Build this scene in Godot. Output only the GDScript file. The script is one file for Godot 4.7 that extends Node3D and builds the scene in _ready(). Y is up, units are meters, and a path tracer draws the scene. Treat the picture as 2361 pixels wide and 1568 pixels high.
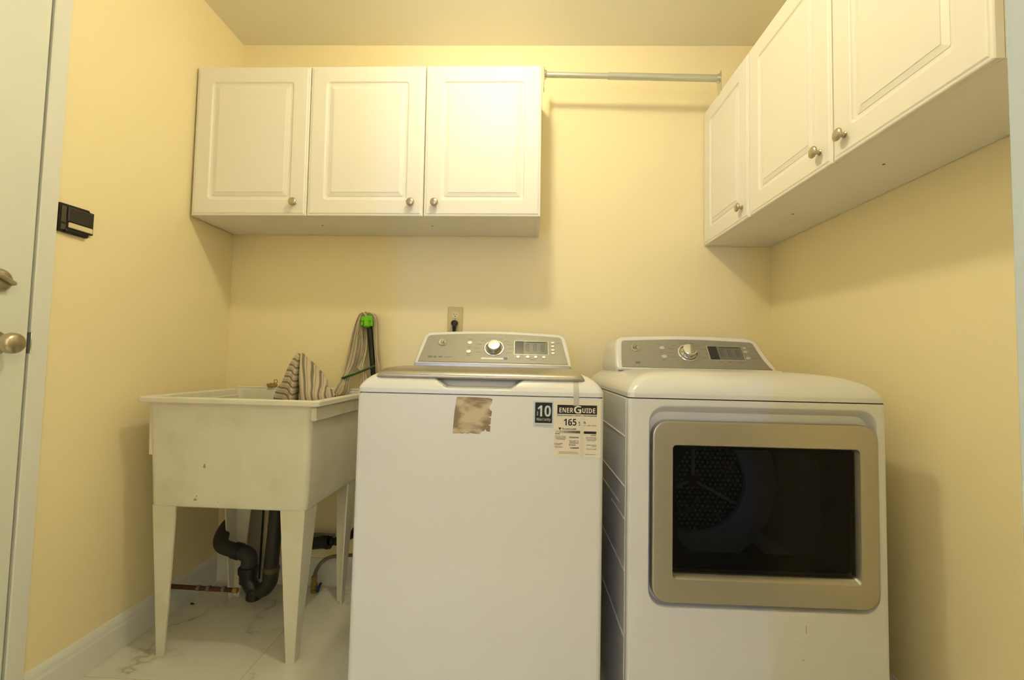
extends Node3D

# ---------- room measurements (metres): left wall x=0, back wall z=0, floor y=0 ----------
const W := 2.529
const H := 2.55
const FRONT := 1.80          # front wall (with the doorway the camera looks through)
const HALL_END := 4.40
const JAMB := 1.672          # right side of that doorway
const OPEN_L := 0.70  # unseen left side, widened for hall fill yet keeping daylight off the sink
const OPEN_H := 2.40  # unseen top, raised so that more hall light fills the room

# ======================= mesh builder =======================
class MB:
	var v := PackedVector3Array()
	var t := PackedVector2Array()

	func tri(a: Vector3, b: Vector3, c: Vector3, ua := Vector2.ZERO, ub := Vector2.ZERO, uc := Vector2.ZERO) -> void:
		v.append(a); v.append(b); v.append(c)
		t.append(ua); t.append(ub); t.append(uc)

	func quad(a: Vector3, b: Vector3, c: Vector3, d: Vector3) -> void:
		tri(a, b, c); tri(a, c, d)

	func fan(r: PackedVector3Array, rev := false) -> void:
		var m := Vector3.ZERO
		for q in r: m += q
		m /= r.size()
		for i in r.size():
			var j := (i + 1) % r.size()
			if rev: tri(m, r[j], r[i])
			else: tri(m, r[i], r[j])

	func loft(rings: Array, cap0 := true, cap1 := true, closed := true) -> void:
		for k in rings.size() - 1:
			var a: PackedVector3Array = rings[k]
			var b: PackedVector3Array = rings[k + 1]
			var n := a.size()
			for i in (n if closed else n - 1):
				var j := (i + 1) % n
				quad(a[i], a[j], b[j], b[i])
		if cap0: fan(rings[0], true)
		if cap1: fan(rings[rings.size() - 1], false)

	# box with chamfered edges
	func box(c: Vector3, s: Vector3, bev := 0.0, xf := Transform3D()) -> void:
		var h := s * 0.5
		bev = minf(bev, minf(h.x, minf(h.y, h.z)) * 0.9)
		if bev <= 0.0:
			var p := PackedVector3Array()
			for z in [-1, 1]:
				for q in [[-1, -1], [1, -1], [1, 1], [-1, 1]]:
					p.append(xf * (c + Vector3(q[0] * h.x, q[1] * h.y, z * h.z)))
			quad(p[0], p[3], p[2], p[1]); quad(p[4], p[5], p[6], p[7])
			for i in 4:
				var j := (i + 1) % 4
				quad(p[i], p[j], p[j + 4], p[i + 4])
			return
		var rings := []
		for k in 4:
			var z: float = [-h.z, -h.z + bev, h.z - bev, h.z][k]
			var ins: float = [bev, 0.0, 0.0, bev][k]
			var r := PackedVector3Array()
			var x := h.x - ins
			var y := h.y - ins
			var b := bev
			if ins > 0.0: b = bev * 0.4
			for q in [[-x + b, -y], [x - b, -y], [x, -y + b], [x, y - b], [x - b, y], [-x + b, y], [-x, y - b], [-x, -y + b]]:
				r.append(xf * (c + Vector3(q[0], q[1], z)))
			rings.append(r)
		loft(rings)

	func tube(path: PackedVector3Array, rad, n := 12, caps := true) -> void:
		var rings := []
		var up := Vector3.UP
		var prev := Vector3.ZERO
		for i in path.size():
			var d: Vector3
			if i == 0: d = path[1] - path[0]
			elif i == path.size() - 1: d = path[i] - path[i - 1]
			else: d = (path[i + 1] - path[i]).normalized() + (path[i] - path[i - 1]).normalized()
			d = d.normalized()
			if i == 0:
				up = Vector3.UP if absf(d.y) < 0.9 else Vector3.RIGHT
				prev = up.cross(d).normalized()
			else:
				prev = (prev - d * prev.dot(d)).normalized()
			var w := d.cross(prev)
			var r: float = rad if rad is float else rad[i]
			var ring := PackedVector3Array()
			for k in n:
				var a := TAU * k / n
				ring.append(path[i] + (prev * cos(a) + w * sin(a)) * r)
			rings.append(ring)
		loft(rings, caps, caps)

	# profile of (radius, height) turned about the local y axis of xf
	func lathe(prof: Array, xf := Transform3D(), n := 32, cap0 := true, cap1 := true) -> void:
		var rings := []
		for q in prof:
			var ring := PackedVector3Array()
			for k in n:
				var a := TAU * k / n
				ring.append(xf * Vector3(cos(a) * q[0], q[1], -sin(a) * q[0]))
			rings.append(ring)
		loft(rings, cap0, cap1)

	# flat polygon in local xy, given a thickness along z
	func plate(poly: PackedVector2Array, z0: float, z1: float, xf := Transform3D()) -> void:
		var idx := Geometry2D.triangulate_polygon(poly)
		for k in range(0, idx.size(), 3):
			var a := poly[idx[k]]; var b := poly[idx[k + 1]]; var c := poly[idx[k + 2]]
			if (b - a).cross(c - a) < 0.0:
				var s := b; b = c; c = s
			tri(xf * Vector3(a.x, a.y, z1), xf * Vector3(b.x, b.y, z1), xf * Vector3(c.x, c.y, z1), a, b, c)
			tri(xf * Vector3(a.x, a.y, z0), xf * Vector3(c.x, c.y, z0), xf * Vector3(b.x, b.y, z0), a, c, b)
		var sgn := 1.0 if not Geometry2D.is_polygon_clockwise(poly) else -1.0
		for i in poly.size():
			var a := poly[i]; var b := poly[(i + 1) % poly.size()]
			if sgn < 0.0:
				var s := a; a = b; b = s
			quad(xf * Vector3(a.x, a.y, z0), xf * Vector3(b.x, b.y, z0), xf * Vector3(b.x, b.y, z1), xf * Vector3(a.x, a.y, z1))

	func mesh(crease := 38.0, orient := 0) -> ArrayMesh:
		var nt := v.size() / 3
		var mid := Vector3.ZERO
		for q in v: mid += q
		mid /= maxf(v.size(), 1)
		var vol := 0.0
		for k in nt:
			vol += (v[3 * k] - mid).dot((v[3 * k + 1] - mid).cross(v[3 * k + 2] - mid))
		if (orient == 0 and vol > 0.0) or orient == 2:   # front faces run clockwise
			for k in nt:
				var s := v[3 * k + 1]; v[3 * k + 1] = v[3 * k + 2]; v[3 * k + 2] = s
				var s2 := t[3 * k + 1]; t[3 * k + 1] = t[3 * k + 2]; t[3 * k + 2] = s2
		var fn := PackedVector3Array(); fn.resize(nt)
		var at := {}
		var keys := []
		keys.resize(v.size())
		for k in nt:
			fn[k] = (v[3 * k + 2] - v[3 * k]).cross(v[3 * k + 1] - v[3 * k])
			for c in 3:
				var key := Vector3i((v[3 * k + c] * 50000.0).round())
				keys[3 * k + c] = key
				if at.has(key): at[key].append(k)
				else: at[key] = [k]
		var fu := PackedVector3Array(); fu.resize(nt)
		for k in nt: fu[k] = fn[k].normalized()
		var lim := cos(deg_to_rad(crease))
		var nn := PackedVector3Array(); nn.resize(v.size())
		for i in v.size():
			var me := i / 3
			var sum := Vector3.ZERO
			for k in at[keys[i]]:
				if fu[k].dot(fu[me]) >= lim: sum += fn[k]
			nn[i] = sum.normalized() if sum.length() > 1e-14 else fu[me]
		var arr := []
		arr.resize(Mesh.ARRAY_MAX)
		arr[Mesh.ARRAY_VERTEX] = v
		arr[Mesh.ARRAY_NORMAL] = nn
		arr[Mesh.ARRAY_TEX_UV] = t
		var m := ArrayMesh.new()
		m.add_surface_from_arrays(Mesh.PRIMITIVE_TRIANGLES, arr)
		return m

# ======================= small helpers =======================
func rrect(x0: float, x1: float, y0: float, y1: float, r: float, seg := 5) -> PackedVector2Array:
	var p := PackedVector2Array()
	for c in [[x1 - r, y0 + r, -90.0], [x1 - r, y1 - r, 0.0], [x0 + r, y1 - r, 90.0], [x0 + r, y0 + r, 180.0]]:
		for k in seg + 1:
			var a := deg_to_rad(c[2] + 90.0 * k / seg)
			p.append(Vector2(c[0] + cos(a) * r, c[1] + sin(a) * r))
	return p

func at_z(p: PackedVector2Array, z: float) -> PackedVector3Array:
	var r := PackedVector3Array()
	for q in p: r.append(Vector3(q.x, q.y, z))
	return r

func at_y(p: PackedVector2Array, y: float) -> PackedVector3Array:
	var r := PackedVector3Array()
	for q in p: r.append(Vector3(q.x, y, q.y))
	return r

func grow(p: PackedVector2Array, d: float) -> PackedVector2Array:
	var r := PackedVector2Array()
	var n := p.size()
	var s := 1.0 if not Geometry2D.is_polygon_clockwise(p) else -1.0
	for i in n:
		var e := (p[(i + 1) % n] - p[i]).normalized() + (p[i] - p[(i + n - 1) % n]).normalized()
		e = e.normalized()
		r.append(p[i] + Vector2(e.y, -e.x) * d * s)
	return r

func curve(pts: Array, per := 6) -> PackedVector3Array:
	var out := PackedVector3Array()
	for i in pts.size() - 1:
		var p0: Vector3 = pts[maxi(i - 1, 0)]
		var p1: Vector3 = pts[i]
		var p2: Vector3 = pts[i + 1]
		var p3: Vector3 = pts[mini(i + 2, pts.size() - 1)]
		for k in per:
			out.append(p1.cubic_interpolate(p2, p0, p3, float(k) / per))
	out.append(pts[pts.size() - 1])
	return out

func mat(c: Color, rough := 0.5, metal := 0.0) -> StandardMaterial3D:
	var m := StandardMaterial3D.new()
	m.albedo_color = c
	m.roughness = rough
	m.metallic = metal
	return m

func noise_tex(freq: float, seed_: int, cols: Array, offs: Array, size := 256) -> NoiseTexture2D:
	var n := FastNoiseLite.new()
	n.seed = seed_; n.frequency = freq; n.fractal_octaves = 4
	var g := Gradient.new()
	g.offsets = PackedFloat32Array(offs); g.colors = PackedColorArray(cols)
	var x := NoiseTexture2D.new()
	x.width = size; x.height = size; x.seamless = true; x.noise = n; x.color_ramp = g
	return x

func part(called: String, m: Mesh, material: Material, parent: Node3D, label := "") -> MeshInstance3D:
	var o := MeshInstance3D.new()
	o.name = called
	o.mesh = m
	o.material_override = material
	parent.add_child(o, true)
	if label: o.set_meta("label", label)
	return o

func thing(called: String, label: String, category: String, at := Vector3.ZERO, turn := 0.0, group := "") -> Node3D:
	var o := Node3D.new()
	o.name = called
	add_child(o, true)
	o.position = at
	o.rotation.y = turn
	o.set_meta("label", label)
	o.set_meta("category", category)
	if group: o.set_meta("group", group)
	return o

func structure(called: String, m: Mesh, material: Material, label: String, category: String) -> MeshInstance3D:
	var o := part(called, m, material, self, label)
	o.set_meta("kind", "structure")
	o.set_meta("category", category)
	return o

var fonts := {}
func font(bold: bool, serif := false) -> SystemFont:
	var k := [bold, serif]
	if not fonts.has(k):
		var f := SystemFont.new()
		f.font_names = PackedStringArray(["Droid Serif" if serif else "Droid Sans"])
		f.font_weight = 700 if bold else 400
		fonts[k] = f
	return fonts[k]

# lettering joined into st: text fitted to the width w (and height h) centred on at, in the plane of xf
func letters(st: SurfaceTool, s: String, at: Vector2, w: float, h: float, xf: Transform3D, bold := false, turn := 0.0, serif := false) -> void:
	var tm := TextMesh.new()
	tm.text = s
	tm.font = font(bold, serif)
	tm.font_size = 48
	tm.pixel_size = 0.01
	tm.depth = 0.02
	tm.curve_step = 3.0
	var bb := tm.get_aabb()
	if bb.size.x < 1e-6: return
	var k := Vector3(w / bb.size.x, h / bb.size.y, 0.012)
	var c := bb.get_center()
	var local := Transform3D(Basis().rotated(Vector3(0, 0, 1), turn), Vector3(at.x, at.y, 0.0)) * Transform3D(Basis.from_scale(k), Vector3(-c.x * k.x, -c.y * k.y, 0.0))
	st.append_from(tm, 0, xf * local)

# ======================= materials =======================
var M := {}
func make_materials() -> void:
	M.wall = mat(Color(0.97, 0.91, 0.745), 0.62)
	M.ceiling = mat(Color(0.955, 0.93, 0.865), 0.9)
	M.trim = mat(Color(0.90, 0.90, 0.885), 0.4)
	M.door = mat(Color(0.885, 0.895, 0.865), 0.45)
	M.hall = mat(Color(0.94, 0.935, 0.91), 0.8)  # very pale, so the unseen hall bounces light into the laundry room
	M.enamel = mat(Color(0.875, 0.87, 0.855), 0.28)
	M.enamel.clearcoat_enabled = true
	M.enamel.clearcoat = 0.4
	M.enamel.clearcoat_roughness = 0.12
	M.foil = mat(Color(0.925, 0.905, 0.87), 0.46)
	M.carcass = mat(Color(0.945, 0.93, 0.90), 0.5)
	M.nickel = mat(Color(0.72, 0.68, 0.60), 0.32, 1.0)
	M.chrome = mat(Color(0.86, 0.86, 0.85), 0.12, 1.0)
	M.silver = mat(Color(0.70, 0.68, 0.64), 0.33, 0.9)
	M.panel = mat(Color(0.60, 0.585, 0.545), 0.52, 0.4)
	M.rod = mat(Color(0.80, 0.80, 0.76), 0.36, 0.55)
	M.grey = mat(Color(0.36, 0.36, 0.36), 0.4)
	M.lcd = mat(Color(0.43, 0.43, 0.40), 0.3)
	M.lcd_dark = mat(Color(0.20, 0.20, 0.20), 0.15)
	M.print_grey = mat(Color(0.46, 0.45, 0.42), 0.6)
	M.button = mat(Color(0.78, 0.77, 0.73), 0.35, 0.5)
	M.gap = mat(Color(0.10, 0.09, 0.08), 0.8)
	M.black = mat(Color(0.055, 0.052, 0.05), 0.45)
	M.ink = mat(Color(0.09, 0.085, 0.08), 0.7)
	M.abs = mat(Color(0.10, 0.10, 0.10), 0.42)
	M.abs_dusty = mat(Color(0.20, 0.195, 0.18), 0.75)
	M.paper = mat(Color(0.90, 0.86, 0.76), 0.75)
	M.sticker = mat(Color(0.78, 0.81, 0.82), 0.5)
	M.outlet = mat(Color(0.80, 0.735, 0.50), 0.4)
	M.green = mat(Color(0.42, 0.72, 0.04), 0.35)
	M.green_dark = mat(Color(0.10, 0.30, 0.05), 0.5)
	M.cotton = mat(Color(0.80, 0.745, 0.65), 0.95)
	M.cotton_dark = mat(Color(0.60, 0.55, 0.47), 0.95)
	M.copper = mat(Color(0.33, 0.20, 0.145), 0.6, 0.3)
	M.brass = mat(Color(0.62, 0.50, 0.27), 0.55, 0.3)
	M.braid = mat(Color(0.50, 0.48, 0.44), 0.5, 0.6)
	M.blue = mat(Color(0.08, 0.16, 0.42), 0.45)
	M.drum = mat(Color(0.52, 0.52, 0.53), 0.35, 0.3)
	M.gasket = mat(Color(0.82, 0.85, 0.92), 0.4)
	M.liner = mat(Color(0.12, 0.12, 0.125), 0.5)
	M.tub = mat(Color(1, 1, 1), 0.55)
	M.tub.albedo_texture = noise_tex(0.012, 5, [Color(0.84, 0.815, 0.745), Color(0.875, 0.855, 0.795), Color(0.89, 0.87, 0.82)], [0.0, 0.45, 1.0])
	M.tub.uv1_triplanar = true
	M.tub.uv1_scale = Vector3(1.7, 1.7, 1.7)
	M.stain = mat(Color(0.66, 0.58, 0.42), 0.7)
	M.glue = mat(Color(1, 1, 1), 0.85)
	M.glue.albedo_texture = noise_tex(0.02, 9, [Color(0.56, 0.49, 0.40), Color(0.70, 0.63, 0.52), Color(0.80, 0.74, 0.62)], [0.3, 0.5, 0.7])
	M.glue.uv1_triplanar = true
	M.glue.uv1_scale = Vector3(2.2, 4.5, 2.2)
	M.glass = mat(Color(0.010, 0.010, 0.012, 0.52), 0.03)
	M.glass.metallic_specular = 0.25
	M.glass.transparency = BaseMaterial3D.TRANSPARENCY_ALPHA
	M.pane = mat(Color(0.9, 0.95, 1.0, 0.06), 0.02)
	M.pane.transparency = BaseMaterial3D.TRANSPARENCY_ALPHA
	M.tape = mat(Color(0.74, 0.72, 0.68), 0.35)
	M.tape_paper = mat(Color(0.87, 0.825, 0.73), 0.5)
	M.grout = mat(Color(0.78, 0.75, 0.66), 0.9)
	M.bulb = mat(Color(1, 0.95, 0.85), 0.4)
	M.bulb.emission_enabled = true
	M.bulb.emission = Color(1.0, 0.93, 0.74)
	M.bulb.emission_energy_multiplier = 3.0
	marble()
	stripes()

func marble() -> void:
	var n := FastNoiseLite.new(); n.seed = 11; n.frequency = 0.0035; n.fractal_octaves = 4
	n.domain_warp_enabled = true; n.domain_warp_amplitude = 55.0; n.domain_warp_frequency = 0.006
	var c := FastNoiseLite.new(); c.seed = 4; c.frequency = 0.006
	var img := Image.create(640, 640, false, Image.FORMAT_RGB8)
	for y in 640:
		for x in 640:
			var a := absf(n.get_noise_2d(x, y))
			var k := c.get_noise_2d(x, y)
			var vein := clampf(1.0 - a / 0.022, 0.0, 1.0) * clampf(0.45 + k * 1.6, 0.0, 1.0)
			var soft := clampf(1.0 - a / 0.12, 0.0, 1.0) * 0.10
			var base := Color(0.875, 0.865, 0.82).lerp(Color(0.84, 0.83, 0.78), clampf(k + 0.3, 0.0, 1.0))
			img.set_pixel(x, y, base.lerp(Color(0.52, 0.53, 0.46), clampf(vein * 0.62 + soft, 0.0, 0.8)))
	M.marble = mat(Color(1, 1, 1), 0.3)
	M.marble.albedo_texture = ImageTexture.create_from_image(img)

func stripes() -> void:
	var img := Image.create(256, 16, false, Image.FORMAT_RGB8)
	for x in 256:
		var f := fposmod(x / 32.0, 1.0)
		var d := smoothstep(0.0, 0.12, f) * (1.0 - smoothstep(0.30, 0.44, f))
		d = maxf(d, 0.45 * smoothstep(0.52, 0.58, f) * (1.0 - smoothstep(0.64, 0.70, f)))
		for y in 16:
			img.set_pixel(x, y, Color(0.74, 0.68, 0.58).lerp(Color(0.46, 0.42, 0.37), d))
	M.cloth = mat(Color(1, 1, 1), 0.95)
	M.cloth.albedo_texture = ImageTexture.create_from_image(img)
	M.cloth.cull_mode = BaseMaterial3D.CULL_DISABLED

# ======================= the scene =======================
func _ready() -> void:
	var cam := Camera3D.new()
	cam.name = "camera"
	add_child(cam)
	cam.position = Vector3(1.4013, 1.0339, 2.0470)
	cam.rotation = Vector3(0.0490, 0.0287, 0.0221)
	cam.fov = 75.2215
	cam.near = 0.02
	cam.current = true

	var env := Environment.new()
	env.background_mode = Environment.BG_SKY
	var sky := Sky.new()
	var psm := ProceduralSkyMaterial.new()
	sky.sky_material = psm
	env.sky = sky
	env.background_energy_multiplier = 0.5
	env.tonemap_mode = Environment.TONE_MAPPER_LINEAR
	env.tonemap_exposure = 1.085
	env.sdfgi_enabled = true
	env.ssao_enabled = true
	env.ssil_enabled = true
	var we := WorldEnvironment.new()
	we.name = "environment"
	we.environment = env
	add_child(we)

	# daylight from an unseen narrow window, placed to light the washer and dryer fronts
	var day := AreaLight3D.new()
	day.name = "unseen_window_daylight"
	day.area_size = Vector2(0.10, 1.25)
	day.light_color = Color(0.36, 0.60, 1.0)
	day.light_energy = 1.5
	day.area_range = 12.0
	day.shadow_enabled = true
	add_child(day)
	day.position = Vector3(0.62, 1.42, HALL_END - 0.03)   # area lights shine along -z

	make_materials()
	build_room()
	unseen_ceiling_lamp(Vector3(1.285, H, 0.97), 0.545, "small ceiling lamp with a bright round globe")
	unseen_ceiling_lamp(Vector3(2.25, H, 2.20), 2.25, "added fill lamp with a round globe on the unseen hall ceiling right of the doorway")  # added fill: brightens the unseen hall to lift the shade in the room
	unseen_ceiling_lamp(Vector3(-0.25, H, 2.20), 2.0, "added fill lamp with a round globe on the unseen hall ceiling left of the doorway")  # second added fill lamp, evens out the light on washer and dryer
	build_cabinets()
	hanging_rod()
	washer()
	dryer()
	sink()
	plumbing()
	towel()
	mop()
	small_things()

func wall_boxes(list: Array) -> ArrayMesh:
	var b := MB.new()
	for q in list:
		var lo: Vector3 = q[0]
		var hi: Vector3 = q[1]
		b.box((lo + hi) * 0.5, hi - lo)
	return b.mesh(20, 1)

func build_room() -> void:
	var t := 0.12
	structure("wall_back", wall_boxes([[Vector3(-t, -0.1, -t), Vector3(W + t, H + 0.1, 0)]]), M.wall, "cream painted back wall behind the washer and dryer", "wall")
	structure("wall_right", wall_boxes([[Vector3(W, -0.1, 0), Vector3(W + t, H + 0.1, FRONT)]]), M.wall, "cream painted right wall beside the dryer", "wall")
	# left wall with the opening for the white door
	structure("wall_left", wall_boxes([[Vector3(-t, -0.1, 0), Vector3(0, H + 0.1, 0.835)], [Vector3(-t, -0.1, 1.69), Vector3(0, H + 0.1, FRONT)], [Vector3(-t, 2.10, 0.835), Vector3(0, H + 0.1, 1.69)]]), M.wall, "cream painted left wall beside the utility sink", "wall")
	# front wall with the doorway, opened wider out of view for fill light
	structure("wall_front", wall_boxes([[Vector3(-t, -0.1, FRONT), Vector3(OPEN_L, H + 0.1, FRONT + t)], [Vector3(JAMB + 0.015, -0.1, FRONT), Vector3(W + t, H + 0.1, FRONT + t)], [Vector3(OPEN_L, OPEN_H, FRONT), Vector3(JAMB + 0.015, H + 0.1, FRONT + t)]]), M.hall, "painted wall with the doorway to the hall, widened out of view to let fill light in", "wall")
	structure("ceiling", wall_boxes([[Vector3(-t, H, -t), Vector3(W + t, H + 0.1, FRONT + t)]]), M.ceiling, "plain off white ceiling of the laundry room", "ceiling")

	# floor: a bed of grout with marble-look tiles on it
	var fl := structure("floor", wall_boxes([[Vector3(-t, -0.1, -t), Vector3(W + t, -0.0015, FRONT + t)]]), M.grout, "marble look tiled floor of the laundry room", "floor")
	var k := 0
	for ix in 5:
		for iz in 4:
			var x0 := maxf(-0.085 + 0.6 * ix, 0.0)
			var x1 := minf(-0.085 + 0.6 * (ix + 1), W)
			var z0 := maxf(0.025 + 0.6 * (iz - 1), 0.0)
			var z1 := minf(0.025 + 0.6 * iz, FRONT + t)
			if x1 - x0 < 0.02 or z1 - z0 < 0.02: continue
			var b := MB.new()
			var g := 0.0014
			var lo := Vector2(x0 + g, z0 + g)
			var hi := Vector2(x1 - g, z1 - g)
			var rings := []
			for q in [[-0.008, 0.0], [-0.0008, 0.0], [0.0, 0.0012]]:
				rings.append(at_y(rrect(lo.x + q[1], hi.x - q[1], lo.y + q[1], hi.y - q[1], 0.001, 1), q[0]))
			b.loft(rings)
			for i in b.v.size():
				b.t[i] = Vector2(b.v[i].x * 0.78 + 0.23 * k, b.v[i].z * 0.78 + 0.31 * k)
			part("tile", b.mesh(20), M.marble, fl)
			k += 1

	# baseboards: a moulded profile
	var prof := [[0.0, 0.0], [0.016, 0.0], [0.016, 0.080], [0.0135, 0.084], [0.0115, 0.092], [0.0125, 0.098], [0.0095, 0.108], [0.0045, 0.117], [0.0, 0.118]]
	var runs := [
		["baseboard_left", Vector3(0, 0, 0.0), Vector3(0, 0, 0.795), Vector3(1, 0, 0), "white moulded baseboard along the left wall"],
		["baseboard_back", Vector3(0.0, 0, 0), Vector3(W, 0, 0), Vector3(0, 0, 1), "white moulded baseboard along the back wall"],
		["baseboard_right", Vector3(W, 0, 0.0), Vector3(W, 0, FRONT), Vector3(-1, 0, 0), "white moulded baseboard along the right wall"]]
	for r in runs:
		var b := MB.new()
		var rings := []
		for e in [r[1], r[2]]:
			var ring := PackedVector3Array()
			for q in prof: ring.append(e + r[3] * q[0] + Vector3(0, q[1], 0))
			rings.append(ring)
		b.loft(rings)
		structure(r[0], b.mesh(40), M.trim, r[4], "baseboard")

	# the white door in the left wall
	var d := Node3D.new()
	d.name = "door_1"
	add_child(d)
	d.position = Vector3(0, 0, 0.852)
	d.set_meta("kind", "structure"); d.set_meta("label", "white flat door with a nickel knob and a deadbolt in the left wall"); d.set_meta("category", "door")
	var b := MB.new()
	b.box(Vector3(-0.012, 1.045, 0.4065), Vector3(0.044, 2.06, 0.815), 0.002)
	part("door_slab", b.mesh(), M.door, d)
	# knob (axis along +x)
	var ax := Basis(Vector3(0, 1, 0), Vector3(1, 0, 0), Vector3(0, 0, -1))
	b = MB.new()
	b.lathe([[0.001, 0.0], [0.033, 0.0], [0.033, 0.004], [0.028, 0.008], [0.013, 0.011], [0.012, 0.030], [0.018, 0.036], [0.0255, 0.044], [0.028, 0.054], [0.0265, 0.062], [0.020, 0.068], [0.010, 0.0705], [0.001, 0.071]], Transform3D(ax, Vector3(0.010, 1.053, 0.080)), 40)
	part("door_knob", b.mesh(60), M.nickel, d, "brushed nickel door knob")
	var bolt := MB.new()
	bolt.lathe([[0.001, 0.0], [0.032, 0.0], [0.031, 0.006], [0.026, 0.013], [0.020, 0.016], [0.001, 0.017]], Transform3D(ax, Vector3(0.010, 1.219, 0.080)), 40)
	var bo := part("deadbolt", bolt.mesh(50), M.nickel, d, "round nickel deadbolt")
	bolt = MB.new()
	bolt.box(Vector3.ZERO, Vector3(0.014, 0.012, 0.050), 0.004, Transform3D(Basis().rotated(Vector3(1, 0, 0), deg_to_rad(-28)), Vector3(0.033, 1.222, 0.078)))
	part("thumb_turn", bolt.mesh(), M.nickel, bo)
	# casing of that door
	b = MB.new()
	for q in [[Vector3(0, 0, 0.798), Vector3(0.014, 2.155, 0.8455)], [Vector3(0, 2.108, 0.8455), Vector3(0.014, 2.155, 1.69)], [Vector3(0, 0, 1.69), Vector3(0.014, 2.155, 1.738)], [Vector3(-0.12, 0, 0.835), Vector3(0, 2.10, 0.8455)], [Vector3(-0.12, 0, 1.675), Vector3(0, 2.10, 1.69)], [Vector3(-0.12, 2.085, 0.8455), Vector3(0, 2.10, 1.675)], [Vector3(-0.12, 0, 0.8455), Vector3(-0.07, 2.085, 0.86)]]:
		b.box((q[0] + q[1]) * 0.5, q[1] - q[0], 0.0025)
	var cas := structure("trim_1", b.mesh(), M.trim, "white painted casing of the left wall door", "trim")
	b = MB.new()
	b.box(Vector3(0.0025, 1.057, 0.8445), Vector3(0.026, 0.060, 0.003), 0.001)
	part("strike_plate", b.mesh(), M.chrome, cas, "shiny strike plate")
	# lining of the doorway that the picture is taken through
	b = MB.new()
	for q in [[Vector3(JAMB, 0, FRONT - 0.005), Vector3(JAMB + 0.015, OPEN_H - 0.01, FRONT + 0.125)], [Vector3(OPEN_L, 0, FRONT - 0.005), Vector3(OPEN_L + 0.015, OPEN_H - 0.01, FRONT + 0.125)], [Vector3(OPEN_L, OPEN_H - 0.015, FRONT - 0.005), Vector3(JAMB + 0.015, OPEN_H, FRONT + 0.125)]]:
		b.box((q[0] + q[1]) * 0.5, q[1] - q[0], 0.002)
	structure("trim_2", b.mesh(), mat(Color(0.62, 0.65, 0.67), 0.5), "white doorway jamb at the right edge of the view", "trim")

	# the unseen hall behind the camera, closed but for its narrow window
	var hz := FRONT + t
	structure("wall_hall_left", wall_boxes([[Vector3(-0.72, -0.1, hz), Vector3(-0.6, H + 0.1, HALL_END + t)]]), M.hall, "white hall wall left of the doorway", "wall")
	structure("wall_hall_right", wall_boxes([[Vector3(W + t, -0.1, hz), Vector3(W + t + 0.12, H + 0.1, HALL_END + t)]]), M.hall, "white hall wall right of the doorway", "wall")
	structure("wall_hall_near", wall_boxes([[Vector3(-0.72, -0.1, hz - 0.12), Vector3(-t, H + 0.1, hz)]]), M.hall, "short white hall wall beside the laundry room", "wall")
	structure("wall_hall_end", wall_boxes([[Vector3(-0.72, -0.1, HALL_END), Vector3(0.57, H + 0.1, HALL_END + t)], [Vector3(0.67, -0.1, HALL_END), Vector3(W + t + 0.12, H + 0.1, HALL_END + t)], [Vector3(0.57, -0.1, HALL_END), Vector3(0.67, 0.78, HALL_END + t)], [Vector3(0.57, 2.06, HALL_END), Vector3(0.67, H + 0.1, HALL_END + t)]]), M.hall, "unseen white end wall of the hall with a narrow window", "wall")
	structure("ceiling_hall", wall_boxes([[Vector3(-0.72, H, hz), Vector3(W + t + 0.12, H + 0.1, HALL_END + t)]]), M.ceiling, "white ceiling of the hall", "ceiling")
	structure("floor_hall", wall_boxes([[Vector3(-0.72, -0.1, hz), Vector3(W + t + 0.12, 0, HALL_END + t)]]), mat(Color(0.55, 0.45, 0.36), 0.5), "brown floor of the hall", "floor")
	var wn := structure("window_1", wall_boxes([[Vector3(0.57, 0.78, HALL_END + 0.04), Vector3(0.574, 2.06, HALL_END + 0.08)], [Vector3(0.666, 0.78, HALL_END + 0.04), Vector3(0.67, 2.06, HALL_END + 0.08)], [Vector3(0.574, 0.78, HALL_END + 0.04), Vector3(0.666, 0.79, HALL_END + 0.08)], [Vector3(0.574, 2.05, HALL_END + 0.04), Vector3(0.666, 2.06, HALL_END + 0.08)]]), M.trim, "unseen narrow window at the end of the hall, placed to light the dryer", "window")  # out of view; sized and placed for the daylight edge on the dryer
	part("pane", wall_boxes([[Vector3(0.574, 0.79, HALL_END + 0.058), Vector3(0.666, 2.05, HALL_END + 0.062)]]), M.pane, wn)

func unseen_ceiling_lamp(at: Vector3, energy: float, label: String) -> void:
	var o := thing("unseen_ceiling_lamp", label, "lamp", at)
	var b := MB.new()
	b.lathe([[0.001, 0.0], [0.075, 0.0], [0.075, -0.012], [0.060, -0.026], [0.040, -0.034], [0.001, -0.034]], Transform3D(), 32)
	part("lamp_base", b.mesh(), M.trim, o)
	b = MB.new()
	var prof := []
	for k in 17:
		var a := PI * k / 16.0
		prof.append([maxf(0.062 * sin(a), 0.0006), -0.094 + 0.062 * cos(a)])
	b.lathe(prof, Transform3D(), 32)
	part("lamp_globe", b.mesh(80), M.bulb, o)
	var l := OmniLight3D.new()
	l.name = "lamp_light"
	l.light_color = Color(1.0, 0.965, 0.80)
	l.light_energy = energy
	l.omni_range = 12.0
	l.omni_attenuation = 2.0
	l.light_size = 0.055
	l.shadow_enabled = true
	o.add_child(l)
	l.position = Vector3(0, -0.094, 0)

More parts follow.
